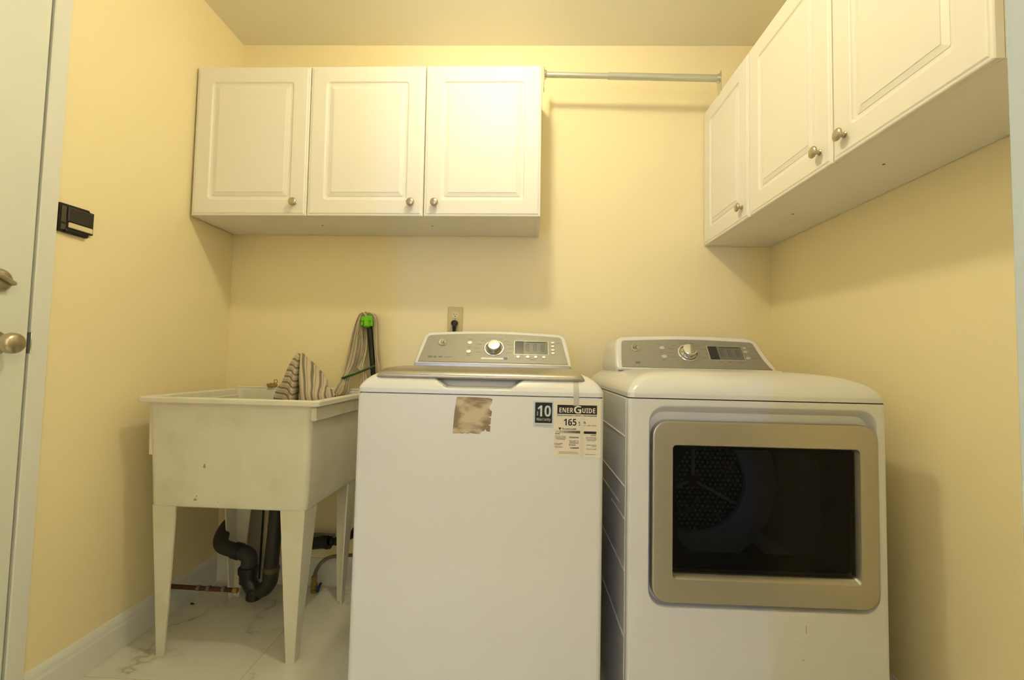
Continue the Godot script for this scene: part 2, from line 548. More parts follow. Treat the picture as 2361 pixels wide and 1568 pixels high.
# ---------------- wall cabinets ----------------
func cabinet_door(w: float, h: float) -> ArrayMesh:
	# raised-panel door: (inset from the edge, depth, corner radius)
	var b := MB.new()
	var rings := []
	for q in [[0.0, -0.019, 0.001], [0.0, -0.0075, 0.001], [0.0012, -0.0048, 0.0012], [0.0035, -0.0032, 0.0015], [0.0085, -0.0026, 0.002], [0.0110, -0.0008, 0.002], [0.0135, 0.0, 0.002], [0.066, 0.0, 0.014], [0.0685, -0.0012, 0.013], [0.0715, -0.0048, 0.011], [0.0775, -0.0066, 0.008], [0.083, -0.0064, 0.004], [0.0838, -0.0050, 0.0022], [0.0985, -0.0016, 0.0015], [0.0990, -0.0004, 0.0015], [0.101, 0.0, 0.0015]]:
		rings.append(at_z(rrect(q[0], w - q[0], q[0], h - q[0], q[2], 4), q[1]))
	b.loft(rings)
	return b.mesh(24)

func knob_mesh() -> ArrayMesh:
	var b := MB.new()
	var ax := Basis(Vector3(1, 0, 0), Vector3(0, 0, 1), Vector3(0, -1, 0))
	b.lathe([[0.001, 0.0], [0.0085, 0.0], [0.0085, 0.002], [0.0058, 0.004], [0.0055, 0.012], [0.009, 0.0145], [0.0150, 0.017], [0.0166, 0.0195], [0.0160, 0.022], [0.0125, 0.0245], [0.007, 0.026], [0.001, 0.0264]], Transform3D(ax, Vector3.ZERO), 28)
	return b.mesh(50)

# knobs: -1 at the left edge, 1 at the right edge of each door
func cabinet(called: String, label: String, at: Vector3, turn: float, roll: float, wd: float, h: float, d: float, cuts: Array, knobs: Array, holes: Array) -> void:
	var o := thing(called, label, "cabinet", at, turn, "white wall cabinets with raised panel doors")
	o.rotation.z = roll
	var body := MB.new()
	var fd := d - 0.021
	var th := 0.016
	for q in [[Vector3(0.0, 0, 0.003), Vector3(th, h, fd)], [Vector3(wd - th, 0, 0.003), Vector3(wd, h, fd)], [Vector3(th, 0.0015, 0.003), Vector3(wd - th, 0.0015 + th, fd)], [Vector3(th, h - th, 0.003), Vector3(wd - th, h, fd)], [Vector3(th, th, 0.003), Vector3(wd - th, h - th, 0.009)]]:
		body.box((q[0] + q[1]) * 0.5, q[1] - q[0], 0.0006)
	part("cabinet_body", body.mesh(), M.carcass, o)
	var km := knob_mesh()
	for i in cuts.size() - 1:
		var x0: float = cuts[i] + (0.0015 if i > 0 else 0.0)
		var x1: float = cuts[i + 1] - (0.0015 if i < cuts.size() - 2 else 0.0)
		var dr := part("cabinet_door", cabinet_door(x1 - x0, h), M.foil, o)
		dr.position = Vector3(x0, 0, d)
		var kn := part("knob", km, M.nickel, dr, "small brushed nickel knob")
		kn.position = Vector3((x1 - x0) - 0.047 if knobs[i] > 0 else 0.047, 0.052, 0.0)
	for q in holes:
		var b := MB.new()
		b.lathe([[0.0005, 0.0], [0.0035, 0.0], [0.0035, -0.0012], [0.0005, -0.0012]], Transform3D(Basis(), Vector3(q[0], 0.0014, q[1])), 10)
		part("screw_cap", b.mesh(), mat(Color(0.45, 0.38, 0.28), 0.6), o)

func build_cabinets() -> void:
	cabinet("wall_cabinet", "white three door wall cabinet on the back wall above the utility sink", Vector3(0.0135, 1.608, 0.0), 0.0, 0.0085, 1.4415, 0.6322, 0.2927, [0.0, 0.4821, 0.9641, 1.4415], [1, 1, -1], [[0.49, 0.158], [0.975, 0.158]])
	cabinet("wall_cabinet", "white three door wall cabinet on the right wall above the dryer", Vector3(W, 1.5885, 0.003), -PI / 2, 0.0, 1.267, 0.6316, 0.3093, [0.0, 0.4117, 0.8557, 1.267], [1, 1, -1], [[0.444, 0.167], [0.847, 0.166]])

func hanging_rod() -> void:
	var y := 2.291
	var z := 0.172
	var o := thing("hanging_rod", "telescopic metal clothes rod between the two wall cabinets", "clothes rod", Vector3(1.462, y, z))
	var ends := [0.004, 2.2165 - 1.462]
	var b := MB.new()
	b.tube(PackedVector3Array([Vector3(0.004, 0, 0), Vector3(0.40, -0.007, 0)]), 0.0118, 20)
	part("inner_tube", b.mesh(), M.rod, o)
	b = MB.new()
	b.tube(PackedVector3Array([Vector3(0.278, -0.0049, 0), Vector3(0.280, -0.005, 0), Vector3(ends[1] - 0.004, -0.0135, 0)]), [0.0128, 0.0145, 0.0145], 20)
	part("outer_tube", b.mesh(), M.rod, o)
	for e in 2:
		var s := 1.0 if e == 0 else -1.0
		b = MB.new()
		var ax := Basis(Vector3(0, -s, 0), Vector3(s, 0, 0), Vector3(0, 0, 1))
		var yy: float = 0.0 if e == 0 else -0.0135
		b.lathe([[0.001, 0.0], [0.020, 0.0], [0.020, 0.003], [0.018, 0.010], [0.0150, 0.012], [0.0118, 0.012]], Transform3D(ax, Vector3(ends[e] - s * 0.004, yy, 0)), 24)
		b.box(Vector3(ends[e] - s * 0.0035, yy - 0.022, 0), Vector3(0.004, 0.095, 0.034), 0.001)
		part("rod_flange", b.mesh(), M.chrome, o)

# ---------------- appliances ----------------
const DOME := [[0.0, 0.0], [0.012, 0.0], [0.022, 0.004], [0.033, 0.0115], [0.044, 0.0225], [0.054, 0.038], [0.062, 0.057], [0.068, 0.080], [0.072, 0.104], [0.0752, 0.140], [0.077, 0.18]]
func dome_inset(dy: float) -> float:
	for i in DOME.size() - 1:
		if dy <= DOME[i + 1][0]:
			return lerpf(DOME[i][1], DOME[i + 1][1], (dy - DOME[i][0]) / (DOME[i + 1][0] - DOME[i][0]))
	return DOME[-1][1]

func top_cover(s: float, depth: float, y0: float, fs: float, pocket: bool, top := 0.077) -> ArrayMesh:
	var b := MB.new()
	var rings := []
	var rows := 46
	for k in rows + 1:
		var u := float(k) / rows
		var dy := top * (1.0 - pow(1.0 - u, 1.6))
		var ins := dome_inset(dy)
		var fi := ins * fs
		var r := 0.018 + ins * 0.35
		var xa := ins
		var xb := s - ins
		var zf := -fi
		var ring := PackedVector3Array()
		var nf := 230 if pocket else 24
		for i in nf + 1:
			var x := lerpf(xa + r, xb - r, float(i) / nf)
			var z := zf
			if pocket:
				var hw := lerpf(0.092, 0.124, clampf((dy - 0.018) / 0.025, 0.0, 1.2))
				var m := smoothstep(hw + 0.003, hw - 0.007, absf(x - 0.338)) * smoothstep(0.0150, 0.0215, dy) * (1.0 - smoothstep(0.062, 0.068, dy))
				z -= 0.030 * m
			ring.append(Vector3(x, y0 + dy, z))
		for i in range(1, 7):
			var a := PI / 2 - PI / 2 * i / 6.0
			ring.append(Vector3(xb - r + cos(a) * r, y0 + dy, zf - r + sin(a) * r))
		ring.append(Vector3(xb, y0 + dy, -depth * 0.5))
		ring.append(Vector3(xb, y0 + dy, -depth))
		ring.append(Vector3(xa, y0 + dy, -depth))
		ring.append(Vector3(xa, y0 + dy, -depth * 0.5))
		for i in range(0, 6):
			var a := PI - PI / 2 * i / 6.0
			ring.append(Vector3(xa + r + cos(a) * r, y0 + dy, zf - r + sin(a) * r))
		rings.append(ring)
	b.loft(rings)
	return b.mesh(50)

# outline of the control panel on its slanted plane -> console shell (white) and face plate (silver)
func console(o: Node3D, face: Transform3D, outline: PackedVector2Array, zback: float, rim := 1.0) -> Node3D:
	var b := MB.new()
	var back := PackedVector3Array()
	var rings := []
	for q in [[0.0, 0.0], [0.009 * rim, 0.0008], [0.0135 * rim, -0.002], [0.0165 * rim, -0.008], [0.0180 * rim, -0.020]]:
		var ring := PackedVector3Array()
		var g := grow(outline, q[0])
		for c in g: ring.append(face * Vector3(c.x, c.y, q[1]))
		rings.append(ring)
	for c in grow(outline, 0.0195 * rim):
		var w3 := face * Vector3(c.x, c.y, -0.03)
		back.append(Vector3(w3.x, w3.y, zback))
	rings.append(back)
	b.loft(rings)
	part("console", b.mesh(42), M.enamel, o)
	b = MB.new()
	var pr := []
	for q in [[-0.002, -0.004], [-0.002, 0.0012], [-0.0032, 0.0022]]:
		var ring := PackedVector3Array()
		for c in grow(outline, q[0]): ring.append(face * Vector3(c.x, c.y, q[1]))
		pr.append(ring)
	b.loft(pr)
	return part("control_panel", b.mesh(25), M.panel, o, "silver control panel")

func mirror_outline(half: Array, c: float) -> PackedVector2Array:
	var p := PackedVector2Array()
	for q in half: p.append(Vector2(c + q[0], q[1]))
	for i in range(half.size() - 1, -1, -1):
		if half[i][0] > 0.0005: p.append(Vector2(c - half[i][0], half[i][1]))
	return p

func panel_details(pan: Node3D, face: Transform3D, dial: Vector2, logo: Vector2, disp: Rect2, marks: Array, clear_top: bool) -> void:
	var z := 0.0022
	var up := Basis(face.basis.x, face.basis.z, -face.basis.y)   # local y = out of the panel
	# dial
	var b := MB.new()
	var xf := Transform3D(up, face * Vector3(dial.x, dial.y, z))
	b.lathe([[0.0325, 0.0], [0.0395, 0.0], [0.0395, 0.0012], [0.0378, 0.0028], [0.0345, 0.0028], [0.0325, 0.0012]], xf, 40, false, false)
	part("dial_ring", b.mesh(), M.chrome, pan)
	b = MB.new()
	b.lathe([[0.001, 0.0], [0.0285, 0.0], [0.0285, 0.004], [0.0265, 0.006], [0.0262, 0.018], [0.0250, 0.0225], [0.0225, 0.0245], [0.012, 0.0252], [0.001, 0.0253]], xf, 40)
	var dk := part("dial", b.mesh(32), M.silver if not clear_top else M.chrome, pan, "round metal dial")
	b = MB.new()
	for i in 8:
		var a := TAU * i / 8.0 + 0.2
		b.box(Vector3.ZERO, Vector3(0.003, 0.010, 0.0014), 0.0005, xf * Transform3D(Basis().rotated(Vector3.UP, a), Basis().rotated(Vector3.UP, a) * Vector3(0, 0.010, 0.0263)))
	part("grip_slots", b.mesh(), M.grey, dk)
	# round badge with its letters
	b = MB.new()
	xf = Transform3D(up, face * Vector3(logo.x, logo.y, z))
	b.lathe([[0.001, 0.0], [0.0165, 0.0], [0.0168, 0.002], [0.0150, 0.0042], [0.0132, 0.0040], [0.001, 0.0036]], xf, 32)
	var bd := part("badge", b.mesh(40), M.chrome, pan, "round metal maker's badge")
	b = MB.new()
	b.lathe([[0.0117, 0.0038], [0.0127, 0.0038], [0.0127, 0.0046], [0.0117, 0.0046]], xf, 32, false, false)
	part("badge_ring", b.mesh(), M.grey, bd)
	var st := SurfaceTool.new()
	st.begin(Mesh.PRIMITIVE_TRIANGLES)
	letters(st, "GE", logo, 0.0165, 0.0135, face * Transform3D(Basis(), Vector3(0, 0, z + 0.0042)), true, 0.0, true)
	part("badge_letters", st.commit(), M.ink, bd)
	# display: a dark field and a grey field with columns of settings
	b = MB.new()
	b.box(Vector3(disp.get_center().x, disp.get_center().y, z), Vector3(disp.size.x + 0.004, disp.size.y + 0.004, 0.0012), 0.0004, face)
	var fr := part("display_frame", b.mesh(), M.button, pan)
	b = MB.new()
	var dw := disp.size.x * 0.27
	b.box(Vector3(disp.position.x + dw * 0.5, disp.get_center().y, z + 0.0006), Vector3(dw, disp.size.y, 0.001), 0.0002, face)
	part("display_window", b.mesh(), M.lcd_dark, fr)
	b = MB.new()
	b.box(Vector3(disp.position.x + dw + (disp.size.x - dw) * 0.5, disp.get_center().y, z + 0.0006), Vector3(disp.size.x - dw, disp.size.y, 0.001), 0.0002, face)
	part("settings_field", b.mesh(), M.lcd, fr)
	b = MB.new()
	for i in 3:
		var x := disp.position.x + dw + (disp.size.x - dw) * (0.10 + 0.32 * i)
		b.box(Vector3(x, disp.get_center().y, z + 0.0012), Vector3(0.0012, disp.size.y * 0.52, 0.0004), 0.0, face)
		for j in 5:
			b.box(Vector3(x + 0.008, disp.get_center().y + disp.size.y * (0.24 - 0.12 * j), z + 0.0012), Vector3(0.009, 0.0012, 0.0003), 0.0, face)
	b.box(Vector3(disp.position.x + dw + (disp.size.x - dw) * 0.5, disp.end.y - 0.006, z + 0.0012), Vector3(disp.size.x * 0.6, 0.0024, 0.0003), 0.0, face)
	part("display_print", b.mesh(), M.ink, fr)
	# push buttons and small printed marks
	for m in marks:
		if m[0] == "button":
			b = MB.new()
			var bx := Transform3D(up, face * Vector3(m[1], m[2], z))
			b.lathe([[0.001, 0.0], [m[3], 0.0], [m[3], 0.0012], [m[3] * 0.86, 0.0024], [0.001, 0.0026]], bx * Transform3D(Basis.from_scale(Vector3(1, 1, 0.8)), Vector3.ZERO), 24)
			part("button", b.mesh(), M.button, pan)
	b = MB.new()
	for i in 11:
		var a := deg_to_rad(-25 + 230.0 * i / 10.0)
		var c := dial + Vector2(cos(a) * (0.058 + 0.008 * absf(cos(a))), sin(a) * 0.050)
		b.box(Vector3(c.x, c.y, z), Vector3(0.015 + 0.006 * absf(cos(a)), 0.0022, 0.0003), 0.0, face)
	for m in marks:
		if m[0] == "mark":
			b.box(Vector3(m[1], m[2], z), Vector3(m[3], m[4], 0.0003), 0.0, face)
	part("printed_marks", b.mesh(), M.print_grey, pan).set_meta("kind", "stuff")

func washer() -> void:
	var s := 0.686
	var depth := 0.68
	var seam := 0.941
	var o := thing("washing_machine", "white top loading washer with a silver lid and stickers on its front", "washer", Vector3(0.9376, 0, 0.8226))
	var b := MB.new()
	var rings := []
	for q in [[0.012, 0.004], [0.016, 0.0], [seam - 0.004, 0.0], [seam - 0.002, 0.003]]:
		rings.append(at_y(rrect(q[1], s - q[1], -depth + q[1], -q[1], 0.016, 5), q[0]))
	b.loft(rings)
	part("cabinet_body", b.mesh(30), M.enamel, o)
	for fx in [0.06, s - 0.06]:
		for fz in [-0.06, -depth + 0.06]:
			b = MB.new()
			b.lathe([[0.001, 0.0], [0.022, 0.0], [0.024, 0.004], [0.022, 0.010], [0.010, 0.013], [0.001, 0.013]], Transform3D(Basis(), Vector3(fx, 0, fz)), 16)
			part("levelling_foot", b.mesh(), M.black, o)
	b = MB.new()
	b.box(Vector3(s * 0.5, seam - 0.001, -depth * 0.5), Vector3(s - 0.012, 0.004, depth - 0.012))
	part("seam_gap", b.mesh(), M.gap, o)
	part("top_cover", top_cover(s, depth, seam, 1.2, true, 0.0705), M.enamel, o)
	# silver lid: a cross-section swept from end to end, rounded off at both ends
	b = MB.new()
	rings = []
	var prof := [[-0.060, 0.046], [-0.030, 0.0420], [-0.0215, 0.0412], [-0.0175, 0.0440], [-0.0170, 0.0490], [-0.0205, 0.0550], [-0.030, 0.0600], [-0.046, 0.0650], [-0.070, 0.0686], [-0.110, 0.0710], [-0.18, 0.0722], [-0.355, 0.0725], [-0.36, 0.068], [-0.36, 0.05]]
	var la := 0.043
	var lb := 0.636
	for k in 41:
		var u := k / 40.0
		var e := 0.5 - 0.5 * cos(PI * u)
		var x := lerpf(la, lb, e)
		var sd := clampf(minf(x - la, lb - x) / 0.024, 0.0, 1.0)
		var f := sqrt(1.0 - (1.0 - sd) * (1.0 - sd))
		var ring := PackedVector3Array()
		for q in prof:
			ring.append(Vector3(x, seam + 0.041 + (q[1] - 0.041) * (0.12 + 0.88 * f), minf(q[0] - 0.012 * (1.0 - f), -0.017)))
		rings.append(ring)
	b.loft(rings)
	part("lid", b.mesh(50), M.silver, o, "brushed silver lid")
	var face := Transform3D(Basis(Vector3(1, 0, 0), Vector3(0, 0.8115, -0.5843), Vector3(0, 0.5843, 0.8115)), Vector3(0, 1.018, 0.36 - 0.8226))
	# trim strip between the lid and the panel
	b = MB.new()
	b.box(Vector3(0.343, 1.0165, -0.444), Vector3(0.584, 0.0125, 0.024), 0.002)
	part("hinge_trim", b.mesh(), M.silver, o)
	var outl := mirror_outline([[0.2908, 0.0095], [0.2795, 0.074], [0.2705, 0.128], [0.2675, 0.1365], [0.2615, 0.1425], [0.2500, 0.1452], [0.20, 0.1495], [0.13, 0.1535], [0.06, 0.1565], [0.0, 0.1575]], 0.3425)
	var pan := console(o, face, outl, -depth + 0.012)
	var marks := [["button", 0.246, 0.106, 0.0105], ["button", 0.2456, 0.062, 0.0105]]
	for y in [0.113, 0.0955, 0.0775, 0.0615]: marks.append(["button", 0.575, y, 0.0075])
	for x in [0.4396, 0.4769, 0.5083, 0.5396]: marks.append(["button", x, 0.0415, 0.0075])
	marks += [["mark", 0.0978, 0.034, 0.017, 0.010], ["mark", 0.1174, 0.034, 0.014, 0.008], ["mark", 0.1384, 0.034, 0.016, 0.007], ["mark", 0.168, 0.034, 0.030, 0.003], ["mark", 0.247, 0.1235, 0.016, 0.003], ["mark", 0.246, 0.084, 0.012, 0.003], ["mark", 0.246, 0.045, 0.016, 0.003], ["mark", 0.597, 0.1125, 0.014, 0.003], ["mark", 0.495, 0.030, 0.022, 0.0025]]
	panel_details(pan, face, Vector2(0.3443, 0.0815), Vector2(0.139, 0.1043), Rect2(0.4248, 0.0545, 0.1305, 0.0645), marks, false)
	b = MB.new()
	b.plate(rrect(0.296, 0.384, 0.0275, 0.0345, 0.003, 3), 0.0018, 0.0026, face)
	var strip := part("light_strip", b.mesh(), M.trim, pan, "pale strip of cycle lights")
	b = MB.new()
	b.plate(rrect(0.384, 0.399, 0.0275, 0.0375, 0.0045, 4), 0.0018, 0.0029, face)
	part("blue_button", b.mesh(), mat(Color(0.25, 0.36, 0.55), 0.4), pan, "small blue oval button")

	# stickers on the front
	b = MB.new()
	b.plate(PackedVector2Array([Vector2(0.2790, 0.9330), Vector2(0.2735, 0.888), Vector2(0.2700, 0.8335), Vector2(0.2745, 0.8325), Vector2(0.290, 0.8335), Vector2(0.300, 0.8320), Vector2(0.3015, 0.8345), Vector2(0.314, 0.8322), Vector2(0.318, 0.8350), Vector2(0.330, 0.8335), Vector2(0.345, 0.8325), Vector2(0.3475, 0.8370), Vector2(0.3530, 0.8420), Vector2(0.3560, 0.8405), Vector2(0.3605, 0.8465), Vector2(0.3640, 0.8410), Vector2(0.3735, 0.8395), Vector2(0.3745, 0.855), Vector2(0.3680, 0.8585), Vector2(0.3745, 0.8600), Vector2(0.3755, 0.8775), Vector2(0.3650, 0.8805), Vector2(0.3760, 0.8820), Vector2(0.3775, 0.8960), Vector2(0.3710, 0.9005), Vector2(0.3700, 0.9085), Vector2(0.3770, 0.9180), Vector2(0.3785, 0.9290), Vector2(0.3700, 0.9320), Vector2(0.330, 0.9335)]), -0.001, 0.0006)
	part("torn_sticker", b.mesh(), M.glue, o, "torn brown remains of a peeled sticker")

	var flat := Transform3D(Basis(), Vector3(0, 0, 0.0009))
	b = MB.new()
	b.plate(rrect(0.4915, 0.5475, 0.8555, 0.9275, 0.001, 2), -0.001, 0.0006)
	var ws := part("warranty_sticker", b.mesh(), M.sticker, o, "pale grey sticker with a large white 10 on black")
	b = MB.new()
	b.plate(rrect(0.4965, 0.5435, 0.8675, 0.9235, 0.0005, 1), 0.0, 0.0008)
	part("black_field", b.mesh(), M.ink, ws)
	var st := SurfaceTool.new(); st.begin(Mesh.PRIMITIVE_TRIANGLES)
	letters(st, "10", Vector2(0.5215, 0.9005), 0.0365, 0.0300, flat, true)
	letters(st, "Year", Vector2(0.5030, 0.8935), 0.0125, 0.0034, flat, true, PI / 2)
	letters(st, "Warranty", Vector2(0.5200, 0.8765), 0.0390, 0.0100, flat, false)
	part("lettering", st.commit(), M.sticker, ws)
	st = SurfaceTool.new(); st.begin(Mesh.PRIMITIVE_TRIANGLES)
	letters(st, "Applies only on the motor", Vector2(0.5205, 0.8615), 0.0460, 0.0036, flat, false)
	part("small_print", st.commit(), M.print_grey, ws)

	b = MB.new()
	b.plate(rrect(0.5490, 0.6765, 0.7775, 0.9300, 0.001, 2), -0.001, 0.0006)
	var eg := part("energy_label", b.mesh(), M.paper, o, "cream energy label reading 165 kWh")
	b = MB.new()
	b.plate(rrect(0.5575, 0.6660, 0.8935, 0.9185, 0.0003, 1), 0.0, 0.0008)
	b.plate(PackedVector2Array([Vector2(0.5610, 0.8565), Vector2(0.5690, 0.8565), Vector2(0.5650, 0.8490)]), 0.0, 0.0008)
	part("black_field", b.mesh(), M.ink, eg)
	st = SurfaceTool.new(); st.begin(Mesh.PRIMITIVE_TRIANGLES)
	letters(st, "ENER", Vector2(0.5820, 0.9042), 0.0380, 0.0130, flat, true)
	letters(st, "UIDE", Vector2(0.6435, 0.9042), 0.0355, 0.0130, flat, true)
	letters(st, "G", Vector2(0.6130, 0.9060), 0.0200, 0.0205, flat, true)
	part("title_lettering", st.commit(), M.paper, eg)
	st = SurfaceTool.new(); st.begin(Mesh.PRIMITIVE_TRIANGLES)
	letters(st, "Energy consumption / Consommation énergétique", Vector2(0.6115, 0.8895), 0.108, 0.0050, flat, true)
	letters(st, "165", Vector2(0.5930, 0.8715), 0.0345, 0.0185, flat, true)
	letters(st, "k", Vector2(0.6185, 0.8715), 0.0040, 0.0068, flat, true)
	letters(st, "h", Vector2(0.6330, 0.8715), 0.0042, 0.0068, flat, true)
	letters(st, "per", Vector2(0.6195, 0.8640), 0.0050, 0.0038, flat, true)
	letters(st, "ar / par année", Vector2(0.6480, 0.8635), 0.0330, 0.0042, flat, false)
	letters(st, "This model/Ce modèle", Vector2(0.5905, 0.8535), 0.0390, 0.0042, flat, true)
	letters(st, "90 kWh", Vector2(0.5590, 0.8395), 0.0125, 0.0030, flat, true)
	letters(st, "702 kWh", Vector2(0.6570, 0.8375), 0.0140, 0.0030, flat, true)
	var left := ["Uses least energy /", "Consomme le moins", "d'énergie"]
	var right := ["Uses most energy /", "Consomme le plus", "d'énergie"]
	for i in 3:
		letters(st, left[i], Vector2(0.5680, 0.8330 - 0.0040 * i), 0.0300 - 0.006 * (i / 2), 0.0032, flat, false)
		letters(st, right[i], Vector2(0.6510, 0.8310 - 0.0040 * i), 0.0290 - 0.006 * (i / 2), 0.0032, flat, false)
	letters(st, "STANDARD", Vector2(0.6040, 0.8305), 0.0260, 0.0036, flat, true)
	letters(st, "Top Load 5 in", Vector2(0.6040, 0.8205), 0.0260, 0.0040, flat, true)
	letters(st, "A Chargement", Vector2(0.6040, 0.8155), 0.0260, 0.0040, flat, true)
	letters(st, "le haut", Vector2(0.6000, 0.8105), 0.0180, 0.0040, flat, true)
	letters(st, "Similar models", Vector2(0.5625, 0.8130), 0.0220, 0.0030, flat, false)
	letters(st, "compared", Vector2(0.5600, 0.8092), 0.0150, 0.0030, flat, false)
	letters(st, "Model number", Vector2(0.5625, 0.8040), 0.0210, 0.0030, flat, false)
	letters(st, "Modèles similaires", Vector2(0.6525, 0.8110), 0.0260, 0.0030, flat, false)
	letters(st, "comparés", Vector2(0.6590, 0.8072), 0.0130, 0.0030, flat, false)
	letters(st, "Numéro du modèle", Vector2(0.6520, 0.8005), 0.0270, 0.0030, flat, false)
	letters(st, "GTW680BMR", Vector2(0.6060, 0.8020), 0.0240, 0.0040, flat, true)
	letters(st, "Removal of this label before first retail purchase is an offence", Vector2(0.5900, 0.7905), 0.0500, 0.0022, flat, false)
	letters(st, "Enlever cette étiquette avant le premier achat", Vector2(0.5900, 0.7870), 0.0560, 0.0022, flat, false)
	letters(st, "au détail est une infraction", Vector2(0.6480, 0.7860), 0.0280, 0.0022, flat, false)
	part("label_lettering", st.commit(), M.ink, eg)
	for i in 6:
		b = MB.new()
		var xa := 0.5535 + 0.0112 * i
		b.box(Vector3(xa + 0.0056, 0.8453, 0.0007), Vector3(0.0112, 0.0070, 0.0006))
		var g := 0.80 - 0.085 * i
		part("scale_step", b.mesh(), mat(Color(g, g * 0.95, g * 0.82), 0.75), eg)
	b = MB.new()
	b.box(Vector3(0.6475, 0.8445, 0.0007), Vector3(0.0345, 0.0068, 0.0006))
	part("scale_end", b.mesh(), M.ink, eg)
	# clear tape that once held the lid shut: down from the lid and over the label
	b = MB.new()
	rings = []
	for k in 15:
		var dy := lerpf(0.043, -0.024, k / 14.0)
		var zz := (-dome_inset(dy) * 1.2 if dy > 0.0 else 0.0) + 0.0009
		var ring := PackedVector3Array()
		for q in [[0.6015, 0.0], [0.6165, 0.0], [0.6165, -0.001], [0.6015, -0.001]]:
			ring.append(Vector3(q[0], seam + dy, zz + q[1]))
		rings.append(ring)
	b.loft(rings)
	part("tape_strip", b.mesh(), M.tape, o, "dirty strip of clear tape below the lid")
	b = MB.new()
	b.plate(rrect(0.6210, 0.6305, 0.7780, 0.8900, 0.0005, 1), 0.0, 0.0013)
	part("tape_over_label", b.mesh(), M.tape_paper, eg)

func dryer() -> void:
	var s := 0.686
	var depth := 0.715
	var seam := 0.944
	var o := thing("clothes_dryer", "white front loading dryer with a silver door and a dark window", "dryer", Vector3(1.6875, 0, 0.8312))
	# cabinet with the sunken field for the door
	var b := MB.new()
	var rings := []
	var sg := 6
	for q in [[0.0, s, 0.012, seam - 0.003, 0.006, -depth], [0.0, s, 0.012, seam - 0.003, 0.004, -0.014], [0.002, s - 0.002, 0.013, seam - 0.003, 0.004, -0.005], [0.006, s - 0.006, 0.016, seam - 0.003, 0.004, -0.001], [0.012, s - 0.012, 0.02, seam - 0.004, 0.004, 0.0], [0.0535, 0.6645, 0.388, 0.926, 0.046, 0.0], [0.0565, 0.6615, 0.391, 0.923, 0.044, -0.0015], [0.0585, 0.6595, 0.393, 0.920, 0.042, -0.006], [0.0600, 0.6580, 0.395, 0.912, 0.041, -0.020], [0.0620, 0.6560, 0.397, 0.905, 0.040, -0.026], [0.105, 0.62, 0.465, 0.832, 0.012, -0.027], [0.105, 0.62, 0.465, 0.832, 0.012, -0.06]]:
		rings.append(at_z(rrect(q[0], q[1], q[2], q[3], q[4], sg), q[5]))
	b.loft(rings, true, false)
	part("cabinet_body", b.mesh(34, 2), M.enamel, o)
	for fx in [0.06, s - 0.06]:
		for fz in [-0.06, -depth + 0.06]:
			b = MB.new()
			b.lathe([[0.001, 0.0], [0.022, 0.0], [0.024, 0.004], [0.022, 0.010], [0.010, 0.013], [0.001, 0.013]], Transform3D(Basis(), Vector3(fx, 0, fz)), 16)
			part("levelling_foot", b.mesh(), M.black, o)
	b = MB.new()
	b.box(Vector3(s * 0.5, seam - 0.0015, -depth * 0.5), Vector3(s - 0.010, 0.0030, depth - 0.010))
	part("seam_gap", b.mesh(), M.gap, o)
	part("top_cover", top_cover(s, depth, seam, 0.85, false), M.enamel, o)
	# pressed ribs of the side panel and the edge of the wrapped front
	for q in [[0.832, -0.044, -0.42], [0.694, -0.036, -0.42], [0.631, -0.110, -0.42], [0.606, -0.030, -0.22], [0.468, -0.035, -0.42], [0.294, -0.034, -0.42]]:
		b = MB.new()
		b.tube(PackedVector3Array([Vector3(0.0012, q[0], q[2]), Vector3(-0.0002, q[0], q[2] + 0.01), Vector3(-0.0002, q[0], q[1] - 0.01), Vector3(0.0012, q[0], q[1])]), 0.0027, 10)
		part("side_rib", b.mesh(), M.enamel, o)
	b = MB.new()
	b.box(Vector3(-0.0002, 0.477, -0.030), Vector3(0.0012, 0.925, 0.0016))
	part("front_edge_seam", b.mesh(), M.trim, o)

	# door: silver ring round the window
	b = MB.new()
	rings = []
	for q in [[0.068, 0.652, 0.410, 0.880, 0.038, -0.022], [0.0640, 0.6565, 0.406, 0.8845, 0.041, -0.016], [0.0640, 0.6565, 0.406, 0.8845, 0.041, 0.003], [0.0655, 0.6550, 0.4075, 0.8830, 0.040, 0.0062], [0.0690, 0.6515, 0.411, 0.8795, 0.038, 0.0078], [0.1155, 0.6100, 0.468, 0.8215, 0.012, 0.0085], [0.1170, 0.6085, 0.4695, 0.8205, 0.011, 0.0078], [0.1205, 0.6035, 0.478, 0.8170, 0.008, -0.0035], [0.1210, 0.6030, 0.4795, 0.8165, 0.008, -0.012], [0.125, 0.60, 0.485, 0.812, 0.008, -0.022]]:
		rings.append(at_z(rrect(q[0], q[1], q[2], q[3], q[4], sg), q[5]))
	rings.append(rings[0])
	b.loft(rings, false, false)
	var door := part("door", b.mesh(30), M.silver, o, "silver rounded door")
	b = MB.new()
	rings = []
	for q in [[0.1190, -0.012], [0.1190, -0.0065]]:
		rings.append(at_z(rrect(q[0], 0.605, 0.4775, 0.8185, 0.008, sg), q[1]))
	b.loft(rings)
	part("window_glass", b.mesh(30), M.glass, door, "dark smoked glass window")
	# inside of the door and the drum behind it
	b = MB.new()
	rings = []
	for q in [[0.112, 0.612, 0.470, 0.826, 0.010, -0.024], [0.150, 0.575, 0.500, 0.800, 0.05, -0.075], [0.160, 0.565, 0.505, 0.795, 0.06, -0.085], [0.105, 0.62, 0.44, 0.85, 0.10, -0.10]]:
		rings.append(at_z(rrect(q[0], q[1], q[2], q[3], q[4], sg), q[5]))
	b.loft(rings, false, false)
	part("door_liner", b.mesh(40, 1), M.liner, door)
	var back := Basis(Vector3(1, 0, 0), Vector3(0, 0, 1), Vector3(0, -1, 0))
	var axis := Vector3(0.343, 0.615, 0)
	b = MB.new()
